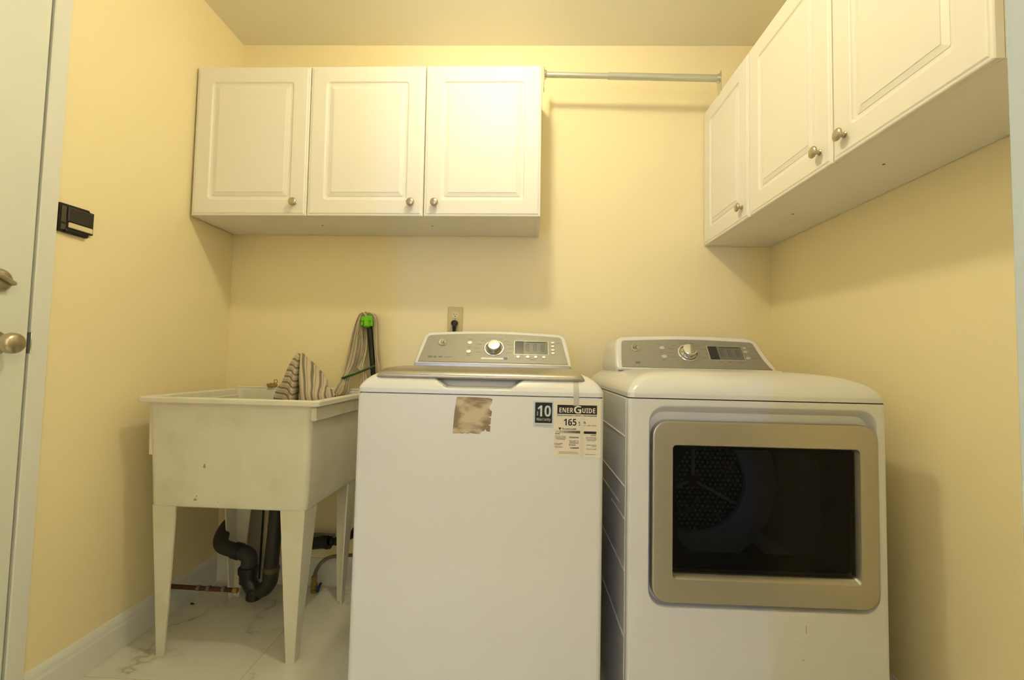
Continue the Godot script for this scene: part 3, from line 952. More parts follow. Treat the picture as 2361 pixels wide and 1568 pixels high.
	b.lathe([[0.33, -0.09], [0.27, -0.095], [0.30, -0.13], [0.300, -0.44], [0.285, -0.452]], Transform3D(back, axis), 48, false, false)
	var drum := part("drum", b.mesh(40, 1), M.drum, o)
	b = MB.new()
	b.lathe([[0.301, -0.445], [0.298, -0.435], [0.285, -0.426], [0.195, -0.430], [0.186, -0.438], [0.184, -0.460]], Transform3D(back, axis), 64, false, false)
	part("drum_ring", b.mesh(40, 1), M.gasket, drum)
	b = MB.new()
	b.lathe([[0.195, -0.456], [0.001, -0.456], [0.001, -0.460], [0.195, -0.460]], Transform3D(back, axis), 48, false, false)
	var rear := part("drum_back", b.mesh(), M.liner, drum)
	b = MB.new()
	for i in range(-10, 11):
		for j in range(-11, 12):
			var c := Vector2(i * 0.0185 + (0.00925 if j % 2 else 0.0), j * 0.016)
			if c.length() > 0.178 or c.length() < 0.03: continue
			b.box(Vector3(axis.x + c.x, axis.y + c.y, -0.455), Vector3(0.0085, 0.0085, 0.005), 0.002)
	var dim := part("pressed_dimples", b.mesh(), M.gasket, rear)
	dim.set_meta("kind", "stuff")
	for a in [205.0, -28.0, 90.0]:
		b = MB.new()
		var r := Basis().rotated(Vector3(0, 0, 1), deg_to_rad(a))
		b.box(Vector3(0.098, 0, 0), Vector3(0.165, 0.011, 0.012), 0.003, Transform3D(r, Vector3(axis.x, axis.y, -0.450)))
		part("spoke", b.mesh(), M.gasket, rear)
	for a in [-42.0, 78.0, 198.0]:
		b = MB.new()
		var r := Basis().rotated(Vector3(0, 0, 1), deg_to_rad(a))
		b.box(Vector3(0.272, 0, -0.27), Vector3(0.07, 0.045, 0.28), 0.012, Transform3D(r, axis))
		part("drum_lifter", b.mesh(), M.gasket, drum)

	var face := Transform3D(Basis(Vector3(1, 0, 0), Vector3(0, 0.8115, -0.5843), Vector3(0, 0.5843, 0.8115)), Vector3(0, 1.014, 0.395 - 0.8312))
	var outl := PackedVector2Array([Vector2(0.0775, 0.010), Vector2(0.0775, 0.030), Vector2(0.0795, 0.055), Vector2(0.0860, 0.110), Vector2(0.0885, 0.1270), Vector2(0.0915, 0.1345), Vector2(0.0975, 0.1390), Vector2(0.120, 0.1405), Vector2(0.200, 0.1450), Vector2(0.310, 0.1500), Vector2(0.420, 0.1495), Vector2(0.520, 0.1450), Vector2(0.578, 0.1420), Vector2(0.588, 0.1400), Vector2(0.595, 0.1340), Vector2(0.5985, 0.1200), Vector2(0.6040, 0.0900), Vector2(0.6130, 0.0540), Vector2(0.6240, 0.0270), Vector2(0.6330, 0.010)])
	var pan := console(o, face, outl, -depth + 0.012, 1.3)
	b = MB.new()
	b.box(Vector3(0.352, 1.0165, -0.425), Vector3(0.585, 0.010, 0.045), 0.004)
	part("panel_lip", b.mesh(), M.enamel, o)
	var k := 0.965
	var marks := [["button", 0.345 + (0.2592 - 0.366) * k, 0.103, 0.0105], ["button", 0.345 + (0.261 - 0.366) * k, 0.062, 0.0105], ["button", 0.555, 0.110, 0.0075], ["button", 0.555, 0.092, 0.0085], ["button", 0.557, 0.062, 0.008]]
	marks += [["mark", 0.140, 0.032, 0.018, 0.010], ["mark", 0.235, 0.121, 0.015, 0.003], ["mark", 0.238, 0.083, 0.012, 0.003], ["mark", 0.240, 0.047, 0.014, 0.003], ["mark", 0.578, 0.110, 0.014, 0.003], ["mark", 0.580, 0.062, 0.016, 0.003], ["mark", 0.45, 0.042, 0.012, 0.003], ["mark", 0.485, 0.042, 0.010, 0.003], ["mark", 0.525, 0.042, 0.018, 0.003]]
	panel_details(pan, face, Vector2(0.337, 0.082), Vector2(0.138, 0.1015), Rect2(0.4150, 0.0530, 0.1270, 0.0630), marks, true)
	# scuffs on the lower front
	b = MB.new()
	b.box(Vector3(0.468, 0.348, 0.0002), Vector3(0.0014, 0.020, 0.0005))
	b.box(Vector3(0.460, 0.270, 0.0002), Vector3(0.003, 0.003, 0.0005))
	b.box(Vector3(0.445, 0.315, 0.0002), Vector3(0.0015, 0.0015, 0.0005))
	part("scuff_marks", b.mesh(), M.stain, o).set_meta("kind", "stuff")

# ---------------- utility sink ----------------
func sink() -> void:
	var w := 0.636
	var d := 0.505
	var top := 0.888
	# local frame: front left corner of the rim at x=0, z=0; z runs to the back as negative
	var o := thing("utility_sink", "off white plastic laundry sink on four tapered legs by the left wall", "sink", Vector3(0.0836, 0, 0.5713), -0.0226)
	var b := MB.new()
	var rings := []
	var sg := 4
	# outside up, over the rim, and down inside
	for q in [[0.050, 0.036, 0.512, 0.012], [0.046, 0.032, 0.516, 0.018], [0.044, 0.030, 0.53, 0.020], [0.030, 0.016, 0.855, 0.020], [0.027, 0.013, 0.866, 0.018], [0.002, 0.002, 0.868, 0.012], [0.0, 0.0, 0.871, 0.012], [0.0, 0.0, 0.884, 0.012], [0.003, 0.003, 0.888, 0.012], [0.024, 0.018, 0.888, 0.018], [0.030, 0.024, 0.884, 0.020], [0.034, 0.026, 0.860, 0.022], [0.050, 0.036, 0.535, 0.024], [0.058, 0.046, 0.524, 0.020]]:
		rings.append(at_y(rrect(q[0], w - q[0], -d + q[1], -q[1], q[3], sg), q[2]))
	b.loft(rings)
	part("basin", b.mesh(30), M.tub, o)
	# raised ledge along the back
	b = MB.new()
	b.box(Vector3(w * 0.5, 0.892, -d + 0.010), Vector3(w - 0.02, 0.012, 0.016), 0.003)
	part("back_ledge", b.mesh(), M.tub, o)
	# stiffening bands on the sides
	b = MB.new()
	b.box(Vector3.ZERO, Vector3(0.014, 0.176, d - 0.05), 0.003, Transform3D(Basis().rotated(Vector3(0, 0, 1), 0.043), Vector3(0.0350, 0.774, -d * 0.5)))
	part("side_band", b.mesh(), M.tub, o)
	b = MB.new()
	b.box(Vector3(w - 0.0260, 0.842, -d * 0.5), Vector3(0.020, 0.050, d - 0.035), 0.004)
	part("side_band", b.mesh(), M.tub, o)
	# legs: tapered angle sections
	for sx in [0, 1]:
		for sz in [0, 1]:
			b = MB.new()
			rings = []
			for q in [[0.0, 0.030, 0.073, 0.056], [0.20, 0.052, 0.064, 0.048], [0.517, 0.086, 0.048, 0.034]]:
				var y: float = q[0]
				var a: float = q[1]
				var th := 0.006
				var cx: float = q[2]
				var cz: float = q[3]
				var ring := PackedVector3Array()
				# L outline with a rounded outer corner, (u along x, v along z) measured inwards
				for p in [[0.004, 0.0], [a, 0.0], [a, th], [th, th], [th, a], [0.0, a], [0.0, 0.004], [0.0012, 0.0012]]:
					var x: float = cx + p[0]
					var z: float = cz + p[1]
					ring.append(Vector3(x if sx == 0 else w - x, y, -z if sz == 0 else -d + z))
				rings.append(ring)
			b.loft(rings, false, false)
			# end caps of the L (two quads each)
			for e in [0, 2]:
				var r: PackedVector3Array = rings[e]
				b.quad(r[0], r[1], r[2], r[3])
				b.quad(r[3], r[4], r[5], r[6])
				b.tri(r[0], r[3], r[6]); b.tri(r[0], r[6], r[7])
			part("leg", b.mesh(30), M.tub, o)
	# stains on the front
	for q in [[0.235, 0.655, 0.008, 0.015], [0.205, 0.540, 0.012, 0.008], [0.285, 0.535, 0.004, 0.003], [0.21, 0.552, 0.005, 0.004]]:
		b = MB.new()
		var poly := PackedVector2Array()
		for i in 12:
			var a := TAU * i / 12.0
			var r := 1.0 + 0.25 * sin(a * 3.0 + q[0] * 40.0)
			poly.append(Vector2(q[0] + cos(a) * q[2] * 0.5 * r, q[1] + sin(a) * q[3] * 0.5 * r))
		var slope := (0.030 - 0.016) / (0.855 - 0.53)
		var dz: float = -(0.030 - (q[1] - 0.53) * slope)
		b.plate(poly, dz - 0.001, dz + 0.0004)
		part("stain", b.mesh(), M.stain, o, "small brown stain")

func plumbing() -> void:
	# black waste pipe under the basin
	var o := thing("drain_pipe", "black plastic drain pipe with a trap under the utility sink", "pipe", Vector3(0.41, 0.0, 0.26))
	var P := func(x: float, y: float, z: float) -> Vector3: return Vector3(x - 0.41, y, z - 0.26)
	var b := MB.new()
	b.tube(PackedVector3Array([P.call(0.418, 0.5105, 0.262), P.call(0.404, 0.178, 0.258)]), 0.026, 20)
	part("tailpiece", b.mesh(), M.abs, o)
	b = MB.new()
	b.tube(PackedVector3Array([P.call(0.418, 0.5112, 0.262), P.call(0.4172, 0.49, 0.262)]), 0.034, 20)
	part("coupling", b.mesh(), M.abs, o)
	b = MB.new()
	b.tube(PackedVector3Array([P.call(0.4045, 0.192, 0.258), P.call(0.4042, 0.186, 0.258), P.call(0.404, 0.178, 0.258), P.call(0.4036, 0.170, 0.258)]), [0.028, 0.031, 0.031, 0.028], 20)
	part("glue_joint", b.mesh(), mat(Color(0.28, 0.27, 0.12), 0.6), o)
	b = MB.new()
	b.tube(curve([P.call(0.404, 0.172, 0.258), P.call(0.398, 0.130, 0.256), P.call(0.376, 0.100, 0.253), P.call(0.345, 0.090, 0.250), P.call(0.318, 0.105, 0.246), P.call(0.303, 0.135, 0.242), P.call(0.299, 0.170, 0.240)], 5), 0.0285, 20)
	part("trap_bend", b.mesh(70), M.abs, o)
	b = MB.new()
	b.tube(PackedVector3Array([P.call(0.340, 0.100, 0.252), P.call(0.336, 0.064, 0.256), P.call(0.336, 0.060, 0.256)]), [0.030, 0.030, 0.026], 16)
	part("cleanout_plug", b.mesh(), M.black, o)
	b = MB.new()
	b.tube(PackedVector3Array([P.call(0.300, 0.118, 0.241), P.call(0.2995, 0.15, 0.24), P.call(0.2985, 0.158, 0.24), P.call(0.298, 0.176, 0.2395), P.call(0.298, 0.180, 0.2395)]), [0.032, 0.033, 0.0375, 0.0375, 0.034], 20)
	part("trap_nut", b.mesh(), M.abs, o)
	b = MB.new()
	b.tube(curve([P.call(0.298, 0.176, 0.2395), P.call(0.300, 0.205, 0.238), P.call(0.291, 0.224, 0.238), P.call(0.268, 0.234, 0.238), P.call(0.245, 0.238, 0.238)], 5), 0.0295, 20)
	part("elbow", b.mesh(70), M.abs_dusty, o)
	b = MB.new()
	b.tube(PackedVector3Array([P.call(0.262, 0.2355, 0.238), P.call(0.236, 0.2410, 0.237)]), 0.0325, 20)
	part("hub", b.mesh(), M.abs, o)
	b = MB.new()
	b.tube(curve([P.call(0.250, 0.2375, 0.238), P.call(0.205, 0.247, 0.236), P.call(0.178, 0.254, 0.229), P.call(0.156, 0.264, 0.207), P.call(0.126, 0.274, 0.15), P.call(0.096, 0.280, 0.07), P.call(0.088, 0.281, 0.001)], 5), 0.0275, 20)
	part("wall_pipe", b.mesh(70), M.abs_dusty, o)

	o = thing("copper_pipe", "old copper pipe stub running low from the left wall under the sink", "pipe", Vector3(0.0, 0.115, 0.30))
	b = MB.new()
	b.tube(PackedVector3Array([Vector3(0.001, 0.006, 0.0), Vector3(0.290, -0.001, 0.0)]), 0.0085, 14)
	part("tube", b.mesh(), M.copper, o)
	for x in [0.135, 0.175, 0.235]:
		b = MB.new()
		b.tube(PackedVector3Array([Vector3(x, 0.003, 0), Vector3(x + 0.012, 0.0026, 0)]), 0.0105, 14)
		part("solder_ring", b.mesh(), M.braid, o)
	b = MB.new()
	b.tube(PackedVector3Array([Vector3(0.28, -0.0008, 0), Vector3(0.297, -0.0012, 0)]), 0.0098, 14)
	part("pipe_cap", b.mesh(), M.brass, o)

	o = thing("copper_pipe", "upright brown copper pipe on the back wall under the sink", "pipe", Vector3(0.265, 0.0, 0.05))
	b = MB.new()
	b.tube(curve([Vector3(-0.007, 0.001, 0.005), Vector3(-0.003, 0.12, 0), Vector3(0.008, 0.29, 0), Vector3(0.013, 0.318, 0), Vector3(0.030, 0.334, 0), Vector3(0.07, 0.336, -0.005), Vector3(0.10, 0.337, -0.049)], 4), 0.0085, 14)
	part("tube", b.mesh(70), M.copper, o)
	b = MB.new()
	b.tube(PackedVector3Array([Vector3(0.0065, 0.262, 0), Vector3(0.0085, 0.285, 0)]), 0.0105, 14)
	part("fitting", b.mesh(), M.braid, o)

	o = thing("access_panel", "grey board with a dark edge leaning on the back wall under the sink", "panel", Vector3(0.165, 0.0, 0.024))
	b = MB.new()
	var lean := Transform3D(Basis().rotated(Vector3(1, 0, 0), -0.03), Vector3.ZERO)
	b.box(Vector3(0.024, 0.180, 0.006), Vector3(0.062, 0.352, 0.008), 0.0015, lean)
	part("board", b.mesh(), mat(Color(0.60, 0.58, 0.54), 0.7), o)
	b = MB.new()
	b.box(Vector3(0.0565, 0.190, 0.006), Vector3(0.004, 0.330, 0.011), 0.001, lean)
	b.box(Vector3(0.042, 0.352, 0.006), Vector3(0.030, 0.010, 0.011), 0.001, lean)
	part("dark_edge", b.mesh(), M.black, o)

	o = thing("drain_hose", "thick black drain hose lying along the back wall behind the sink leg", "hose", Vector3(0.46, 0.2, 0.05))
	b = MB.new()
	b.tube(PackedVector3Array([Vector3(-0.02, -0.002, -0.001), Vector3(0.085, 0.010, 0.0)]), 0.027, 18)
	part("sleeve", b.mesh(), M.abs, o)
	b = MB.new()
	b.tube(PackedVector3Array([Vector3(0.072, 0.008, 0), Vector3(0.088, 0.0105, 0)]), 0.031, 18)
	part("clamp", b.mesh(), M.black, o)
	b = MB.new()
	var pts := curve([Vector3(0.08, 0.010, 0), Vector3(0.14, 0.024, 0.015), Vector3(0.22, 0.08, 0.05), Vector3(0.32, 0.20, 0.065), Vector3(0.42, 0.30, 0.065), Vector3(0.47, 0.31, 0.075)], 12)
	var rad := []
	for i in pts.size(): rad.append(0.0165 + 0.0022 * sin(i * 1.6))
	b.tube(pts, rad, 14)
	part("ribbed_hose", b.mesh(50), M.black, o)
	b = MB.new()
	b.tube(curve([Vector3(-0.02, 0.034, 0.0), Vector3(0.03, 0.042, 0.0), Vector3(0.08, 0.040, 0.0), Vector3(0.105, 0.036, -0.01)], 5), 0.006, 10)
	part("wire_tie", b.mesh(60), M.braid, o)

	o = thing("shutoff_valve", "small brass shutoff valve with a blue lever on the floor behind the sink", "valve", Vector3(0.496, 0.0, 0.075))
	b = MB.new()
	b.lathe([[0.001, 0.0], [0.013, 0.0], [0.013, 0.012], [0.009, 0.014], [0.009, 0.022], [0.014, 0.024], [0.014, 0.040], [0.010, 0.044], [0.010, 0.052], [0.001, 0.052]], Transform3D(), 18)
	part("valve_body", b.mesh(), M.brass, o)
	b = MB.new()
	b.tube(PackedVector3Array([Vector3(0.005, 0.030, 0.004), Vector3(0.024, 0.028, 0.012)]), 0.006, 10)
	part("stem", b.mesh(), M.braid, o)
	b = MB.new()
	b.box(Vector3.ZERO, Vector3(0.010, 0.042, 0.016), 0.003, Transform3D(Basis().rotated(Vector3(0, 0, 1), -0.35), Vector3(0.028, 0.028, 0.012)))
	part("lever", b.mesh(), M.blue, o, "blue lever")

	o = thing("supply_hose", "grey braided water hose arching from the shutoff valve to the washer", "hose", Vector3(0.496, 0.052, 0.075))
	b = MB.new()
	b.lathe([[0.001, 0.0005], [0.011, 0.0005], [0.0125, 0.003], [0.0125, 0.017], [0.009, 0.020], [0.001, 0.020]], Transform3D(), 14)
	part("hose_nut", b.mesh(), M.brass, o)
	b = MB.new()
	b.tube(curve([Vector3(0, 0.018, 0), Vector3(0.008, 0.046, -0.002), Vector3(0.030, 0.078, -0.006), Vector3(0.070, 0.099, -0.010), Vector3(0.14, 0.107, -0.012), Vector3(0.24, 0.112, -0.010), Vector3(0.36, 0.13, 0.0), Vector3(0.46, 0.16, 0.005)], 6), 0.0075, 12)
	part("braided_hose", b.mesh(60), M.braid, o)

# ---------------- cloth and mop ----------------
func towel() -> void:
	# one continuous sheet stood up in the basin like a tent: curves that run down from the peak, joined round it
	var o := thing("striped_towel", "beige and brown striped towel heaped to a peak in the utility sink", "towel", Vector3(0.52, 0.53, 0.34))
	var down := [
		[[0.012, 0.0, -0.002], [0.032, -0.017, -0.004], [0.074, -0.057, -0.010], [0.114, -0.100, 0.0], [0.122, -0.124, 0.015], [0.148, -0.140, 0.028], [0.166, -0.162, 0.034]],
		[[0.012, -0.001, 0.002], [0.031, -0.022, 0.006], [0.066, -0.072, 0.016], [0.102, -0.122, 0.034], [0.120, -0.138, 0.046], [0.144, -0.150, 0.052], [0.158, -0.182, 0.056]],
		[[0.010, -0.002, 0.004], [0.024, -0.024, 0.014], [0.048, -0.066, 0.030], [0.078, -0.122, 0.054], [0.096, -0.152, 0.070], [0.108, -0.180, 0.080], [0.116, -0.240, 0.086]],
		[[0.007, -0.003, 0.006], [0.015, -0.030, 0.024], [0.025, -0.072, 0.044], [0.038, -0.126, 0.066], [0.048, -0.160, 0.080], [0.056, -0.190, 0.090], [0.062, -0.260, 0.096]],
		[[0.005, -0.004, 0.002], [0.012, -0.030, 0.000], [0.018, -0.072, 0.002], [0.021, -0.126, 0.008], [0.022, -0.160, 0.012], [0.023, -0.190, 0.016], [0.024, -0.260, 0.020]],
		[[0.002, -0.003, 0.006], [0.006, -0.030, 0.026], [0.010, -0.072, 0.046], [0.014, -0.126, 0.064], [0.016, -0.160, 0.074], [0.017, -0.190, 0.082], [0.018, -0.260, 0.090]],
		[[-0.001, -0.002, 0.006], [-0.003, -0.030, 0.026], [-0.009, -0.072, 0.042], [-0.013, -0.126, 0.056], [-0.016, -0.160, 0.064], [-0.018, -0.190, 0.070], [-0.020, -0.260, 0.078]],
		[[-0.004, -0.002, 0.005], [-0.011, -0.026, 0.032], [-0.019, -0.064, 0.056], [-0.029, -0.114, 0.078], [-0.040, -0.139, 0.090], [-0.050, -0.184, 0.104], [-0.056, -0.260, 0.112]],
		[[-0.007, -0.001, 0.003], [-0.018, -0.020, 0.014], [-0.033, -0.064, 0.028], [-0.046, -0.114, 0.042], [-0.054, -0.139, 0.048], [-0.064, -0.184, 0.056], [-0.074, -0.260, 0.062]],
		[[-0.008, 0.0, 0.0], [-0.024, -0.017, -0.004], [-0.044, -0.064, -0.006], [-0.059, -0.114, -0.008], [-0.066, -0.144, -0.008], [-0.077, -0.186, -0.010], [-0.090, -0.260, -0.012]],
		[[-0.006, 0.0, -0.004], [-0.014, -0.020, -0.018], [-0.026, -0.070, -0.036], [-0.036, -0.130, -0.048], [-0.046, -0.170, -0.054], [-0.054, -0.210, -0.058], [-0.062, -0.280, -0.064]],
		[[0.003, 0.0, -0.006], [0.006, -0.020, -0.024], [0.010, -0.070, -0.046], [0.016, -0.130, -0.060], [0.020, -0.170, -0.066], [0.024, -0.210, -0.072], [0.026, -0.280, -0.080]],
		[[0.009, 0.0, -0.005], [0.024, -0.022, -0.018], [0.050, -0.070, -0.038], [0.078, -0.128, -0.048], [0.092, -0.170, -0.052], [0.106, -0.210, -0.056], [0.118, -0.270, -0.060]]]
	var nc := down.size()
	var lines := []
	for q in down:
		var pts := []
		for p in q: pts.append(Vector3(p[0] * (1.0 if p[0] > 0.0 else 0.80), 0.520 + p[1], p[2]))
		lines.append(curve(pts, 5))
	var sub := 5
	var rows: int = lines[0].size()
	var cols := nc * sub
	var pos := []
	for i in cols:
		var a := i / sub
		var f := float(i % sub) / sub
		var col := PackedVector3Array()
		for k in rows:
			var p0: Vector3 = lines[(a + nc - 1) % nc][k]
			var p1: Vector3 = lines[a][k]
			var p2: Vector3 = lines[(a + 1) % nc][k]
			var p3: Vector3 = lines[(a + 2) % nc][k]
			var p := p1.cubic_interpolate(p2, p0, p3, f)
			# small soft ripples, so that the stripes do not run dead straight
			var w := float(k) / rows
			p += Vector3(sin(k * 0.55 + i * 0.35), 0.0, cos(k * 0.5 + i * 0.8)) * 0.0022 * w
			col.append(p)
		pos.append(col)
	var b := MB.new()
	var peak := PackedVector3Array()
	for i in cols:
		var n := (i + 1) % cols
		peak.append(pos[i][0])
		var d := Vector2(0.86, 0.36)                       # right side: steep stripes
		var face := float(i) / sub
		if face >= 4.0 and face < 7.0: d = Vector2(0.55, 0.80)
		elif face >= 7.0 and face < 10.0: d = Vector2(-0.42, 0.82)
		var uvf := func(p: Vector3) -> Vector2: return Vector2((p.x * d.x + p.y * d.y) * 7.0 + p.z * 0.8, p.z)
		for k in rows - 1:
			var a: Vector3 = pos[i][k]
			var q: Vector3 = pos[n][k]
			var r: Vector3 = pos[n][k + 1]
			var t: Vector3 = pos[i][k + 1]
			b.tri(a, q, r, uvf.call(a), uvf.call(q), uvf.call(r))
			b.tri(a, r, t, uvf.call(a), uvf.call(r), uvf.call(t))
	b.fan(peak, true)
	part("cloth", b.mesh(75, 0), M.cloth, o)

func mop() -> void:
	var o := thing("string_mop", "grey string mop with a green clamp and black handle standing upside down behind the sink", "mop", Vector3(0.80, 0, 0.045))
	var top := Vector3(0.684 - 0.80, 1.208, 0.0)
	var foot := Vector3(0.03, 0.012, 0.0)
	var b := MB.new()
	b.tube(PackedVector3Array([foot, top + Vector3(0.004, -0.02, 0)]), 0.0125, 18)
	part("handle", b.mesh(), M.black, o)
	b = MB.new()
	b.lathe([[0.001, -0.012], [0.013, -0.012], [0.014, 0.0], [0.0135, 0.02], [0.001, 0.02]], Transform3D(Basis(), foot), 16)
	part("end_cap", b.mesh(), M.grey, o)
	# clamp
	b = MB.new()
	b.box(top + Vector3(0, 0.007, 0.017), Vector3(0.054, 0.028, 0.034), 0.005)
	b.box(top + Vector3(0.001, -0.016, 0.019), Vector3(0.028, 0.036, 0.036), 0.006)
	for sx in [-1, 1]:
		b.box(top + Vector3(sx * 0.020, -0.014, 0.016), Vector3(0.013, 0.028, 0.028), 0.004)
	part("clamp", b.mesh(), M.green, o, "bright green clamp")
	# strings: over the clamp and down on both sides
	var rng := RandomNumberGenerator.new()
	rng.seed = 21
	for tone in 2:
		b = MB.new()
		for k in 84:
			var u := rng.randf()
			var z0 := rng.randf_range(-0.024, 0.034)
			var j1 := rng.randf_range(-0.004, 0.004)
			var j2 := rng.randf_range(-0.007, 0.007)
			var pts := []
			if k < 54:          # long bundle on the left, gathered by the tie
				var fz := z0 * 0.7 + 0.006
				pts = [Vector3(lerpf(-0.014, 0.016, u), 0.016, z0 * 0.7), Vector3(lerpf(-0.030, -0.010, u), 0.034 - 0.010 * (1.0 - u) + j1, z0), Vector3(lerpf(-0.049, -0.024, u), -0.006 + j1, fz), Vector3(lerpf(-0.064, -0.024, u), -0.058, fz), Vector3(lerpf(-0.074, -0.024, u) + j1, -0.126, fz + 0.004), Vector3(lerpf(-0.083, -0.034, u) + j2, -0.198, fz + 0.014), Vector3(lerpf(-0.088, -0.056, u) + j1, -0.260, 0.052 + z0 * 0.45), Vector3(lerpf(-0.104, -0.052, u) + j2, -0.312, 0.078 + z0 * 0.5), Vector3(lerpf(-0.112, -0.056, u) + j2, -0.338 + j2, 0.092 + z0 * 0.7)]
			elif k < 68:        # strands beside the handle that swing to the right above the tie
				pts = [Vector3(lerpf(-0.012, 0.010, u), 0.016, z0), Vector3(lerpf(-0.022, -0.008, u), 0.030, z0), Vector3(lerpf(-0.030, -0.012, u), -0.03, -0.012), Vector3(lerpf(-0.026, -0.008, u), -0.12, -0.010 + j1), Vector3(lerpf(-0.036, -0.012, u), -0.19, 0.012), Vector3(lerpf(-0.034, -0.010, u), -0.222 + j2, 0.032), Vector3(lerpf(-0.012, 0.012, u), -0.246 + j2, 0.044), Vector3(lerpf(-0.014, 0.020, u), -0.31, 0.050)]
			else:               # short side on the right
				pts = [Vector3(lerpf(-0.010, 0.018, u), 0.016, z0 * 0.7), Vector3(lerpf(0.006, 0.026, u), 0.035 - 0.006 * u, z0), Vector3(lerpf(0.029, 0.038, u), 0.002, z0 * 0.6), Vector3(lerpf(0.030, 0.041, u), -0.055, z0 * 0.5 - 0.005), Vector3(lerpf(0.030, 0.043, u), -0.105, z0 * 0.5 - 0.008), Vector3(lerpf(0.036, 0.050, u) + j1, -0.165, z0 * 0.5 - 0.008), Vector3(lerpf(0.042, 0.060, u), -0.225, z0 * 0.5 - 0.008), Vector3(lerpf(0.052, 0.068, u), -0.31, z0 * 0.5 - 0.008)]
			for q in pts.size(): pts[q] += top
			b.tube(curve(pts, 4), 0.0017 + 0.0006 * rng.randf(), 5)
		var sp := part("strings", b.mesh(60), M.cotton if tone == 0 else M.cotton_dark, o)
		sp.set_meta("kind", "stuff")
	# green tie low on the strings
	b = MB.new()
	b.tube(curve([top + Vector3(-0.096, -0.262, 0.040), top + Vector3(-0.080, -0.262, 0.070), top + Vector3(-0.055, -0.254, 0.079), top + Vector3(-0.020, -0.240, 0.070), top + Vector3(0.018, -0.222, 0.056), top + Vector3(0.050, -0.206, 0.040)], 5), 0.0050, 10)
	part("tie", b.mesh(60), M.green_dark, o, "dark green tie")

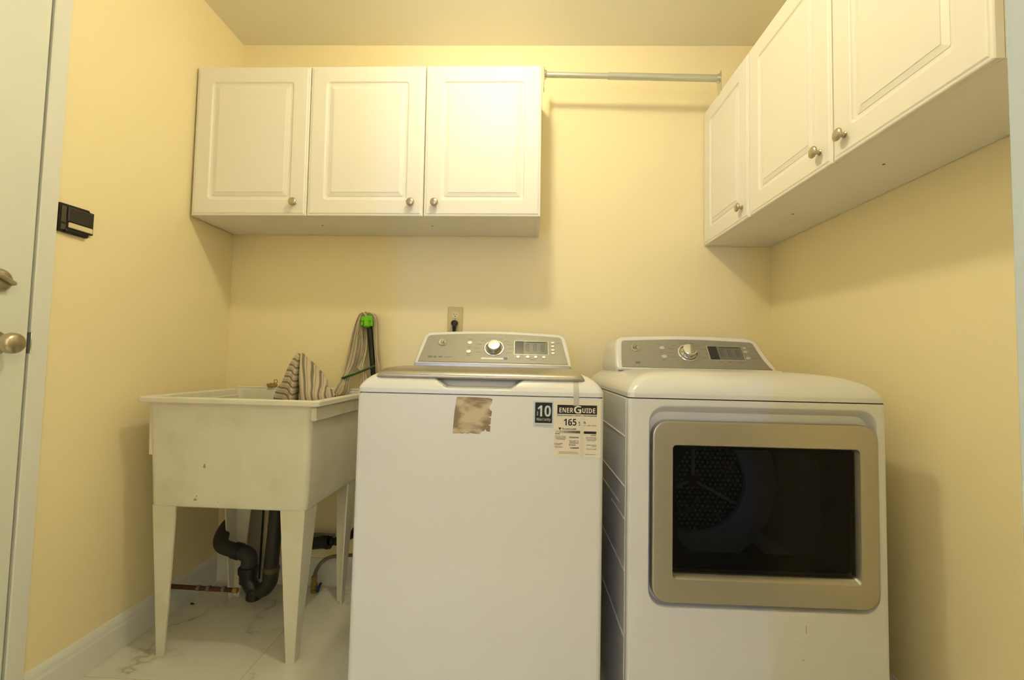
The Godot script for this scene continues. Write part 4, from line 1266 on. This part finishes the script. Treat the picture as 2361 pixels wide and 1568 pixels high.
# ---------------- small things ----------------
func small_things() -> void:
	# duplex outlet
	var o := thing("wall_outlet", "beige wall outlet with one free socket above the washer", "outlet", Vector3(1.0755, 1.226, 0.0))
	var b := MB.new()
	b.box(Vector3(0, 0, 0.0025), Vector3(0.0710, 0.1150, 0.005), 0.002)
	part("cover_plate", b.mesh(), M.outlet, o)
	for sy in [1, -1]:
		b = MB.new()
		var poly := PackedVector2Array()
		for i in 24:
			var a := TAU * i / 24.0
			poly.append(Vector2(cos(a) * 0.0172, clampf(sin(a) * 0.0172, -0.0140, 0.0140) + sy * 0.0195))
		b.plate(poly, 0.003, 0.0068)
		var r := part("socket", b.mesh(), mat(Color(0.84, 0.79, 0.62), 0.4), o)
		b = MB.new()
		b.box(Vector3(-0.0064, sy * 0.0195 + 0.003, 0.0066), Vector3(0.0018, 0.0085, 0.001))
		b.box(Vector3(0.0064, sy * 0.0195 + 0.003, 0.0066), Vector3(0.0018, 0.0070, 0.001))
		b.box(Vector3(0.0, sy * 0.0195 - 0.0068, 0.0066), Vector3(0.0042, 0.0046, 0.001), 0.001)
		part("slots", b.mesh(), M.gap, r)
	b = MB.new()
	b.lathe([[0.0005, 0.0], [0.0030, 0.0], [0.0026, 0.0012], [0.0005, 0.0014]], Transform3D(Basis(Vector3(1, 0, 0), Vector3(0, 0, 1), Vector3(0, -1, 0)), Vector3(0, 0, 0.005)), 12)
	part("screw", b.mesh(), M.braid, o)
	# plug and cord
	o = thing("power_plug", "black power plug with its cord in the wall outlet's lower socket", "plug", Vector3(1.0755, 1.2065, 0.007))
	b = MB.new()
	var rings := []
	for q in [[0.0005, 0.0150, 0.0125, 0.0], [0.010, 0.0165, 0.0140, 0.0], [0.020, 0.0160, 0.0140, -0.001], [0.028, 0.0125, 0.0125, -0.004], [0.032, 0.007, 0.008, -0.007]]:
		var ring := PackedVector3Array()
		for i in 18:
			var a := TAU * i / 18.0
			ring.append(Vector3(cos(a) * q[1], sin(a) * q[2] + q[3], q[0]))
		rings.append(ring)
	b.loft(rings)
	part("plug_body", b.mesh(50), M.black, o)
	b = MB.new()
	b.tube(curve([Vector3(0, -0.006, 0.020), Vector3(0, -0.022, 0.021), Vector3(0, -0.040, 0.020), Vector3(0, -0.12, 0.018), Vector3(-0.02, -0.30, 0.02), Vector3(-0.02, -0.5, 0.03)], 5), [0.0105, 0.0102, 0.0098, 0.0094, 0.009, 0.0088, 0.0085, 0.0082, 0.008, 0.0075, 0.007, 0.006, 0.0055, 0.005, 0.005, 0.005, 0.005, 0.005, 0.005, 0.005, 0.005, 0.005, 0.005, 0.005, 0.005, 0.005], 12)
	part("cord", b.mesh(60), M.black, o)

	# the broken black wall unit by the door
	o = thing("wall_intercom", "broken black wall unit with a pale strip on the left wall by the door", "intercom", Vector3(0.0, 1.437, 0.740))
	var wall := Transform3D(Basis(Vector3(0, 0, -1), Vector3(0, 1, 0), Vector3(1, 0, 0)), Vector3.ZERO)   # local x runs towards the back wall
	b = MB.new()
	b.plate(PackedVector2Array([Vector2(-0.0515, -0.043), Vector2(-0.0515, 0.0425), Vector2(0.036, 0.0455), Vector2(0.040, 0.0400), Vector2(0.0525, 0.0400), Vector2(0.0525, -0.030), Vector2(0.036, -0.031), Vector2(0.036, -0.0435)]), 0.0005, 0.010, wall)
	part("back_box", b.mesh(), M.black, o)
	b = MB.new()
	b.box(Vector3(0.010, 0.014, 0.012), Vector3(0.078, 0.045, 0.006), 0.003, wall)
	part("face", b.mesh(), mat(Color(0.16, 0.15, 0.13), 0.45), o)
	b = MB.new()
	b.box(Vector3(0.0115, -0.0185, 0.012), Vector3(0.074, 0.0165, 0.006), 0.002, wall)
	part("pale_strip", b.mesh(), mat(Color(0.86, 0.80, 0.66), 0.6), o, "pale cream strip")
	b = MB.new()
	b.box(Vector3(-0.002, 0.033, 0.0135), Vector3(0.024, 0.005, 0.004), 0.001, wall)
	part("red_mark", b.mesh(), mat(Color(0.40, 0.14, 0.09), 0.6), o, "dull red strip")
	b = MB.new()
	b.box(Vector3(-0.0400, 0.010, 0.011), Vector3(0.014, 0.050, 0.003), 0.001, wall)
	b.box(Vector3(-0.0400, -0.028, 0.011), Vector3(0.014, 0.018, 0.003), 0.001, wall)
	part("worn_patch", b.mesh(), mat(Color(0.30, 0.27, 0.19), 0.7), o)
	b = MB.new()
	b.box(Vector3(0.0, -0.0365, 0.0125), Vector3(0.070, 0.011, 0.008), 0.002, wall)
	part("lower_bar", b.mesh(), M.black, o)

	# old brass tap on the back ledge of the sink
	o = thing("brass_tap", "worn brass tap with a loop handle at the back of the sink", "tap", Vector3(0.272, 0.898, 0.084))
	b = MB.new()
	b.lathe([[0.001, 0.0], [0.020, 0.0], [0.020, 0.004], [0.012, 0.007], [0.010, 0.016], [0.001, 0.017]], Transform3D(), 18)
	b.tube(PackedVector3Array([Vector3(-0.022, 0.008, 0.004), Vector3(0.022, 0.008, 0.004)]), 0.006, 10)
	part("tap_body", b.mesh(), M.brass, o)
	b = MB.new()
	var lp := PackedVector3Array()
	for i in 15:
		var a := TAU * i / 14.0
		lp.append(Vector3(0.016 + cos(a) * 0.0075, 0.024 + sin(a) * 0.0085, 0.004))
	b.tube(lp, 0.0016, 8)
	part("loop_handle", b.mesh(60), M.brass, o)

	# crumb on the floor
	b = MB.new()
	b.box(Vector3(0, 0.0035, 0), Vector3(0.010, 0.006, 0.007), 0.002)
	b.box(Vector3(0.009, 0.003, 0.002), Vector3(0.007, 0.005, 0.006), 0.002)
	var cr := part("debris", b.mesh(), M.black, self, "small black crumb of debris on the floor tiles under the sink")
	cr.position = Vector3(0.045, 0.0003, 0.203)
	cr.set_meta("category", "debris")
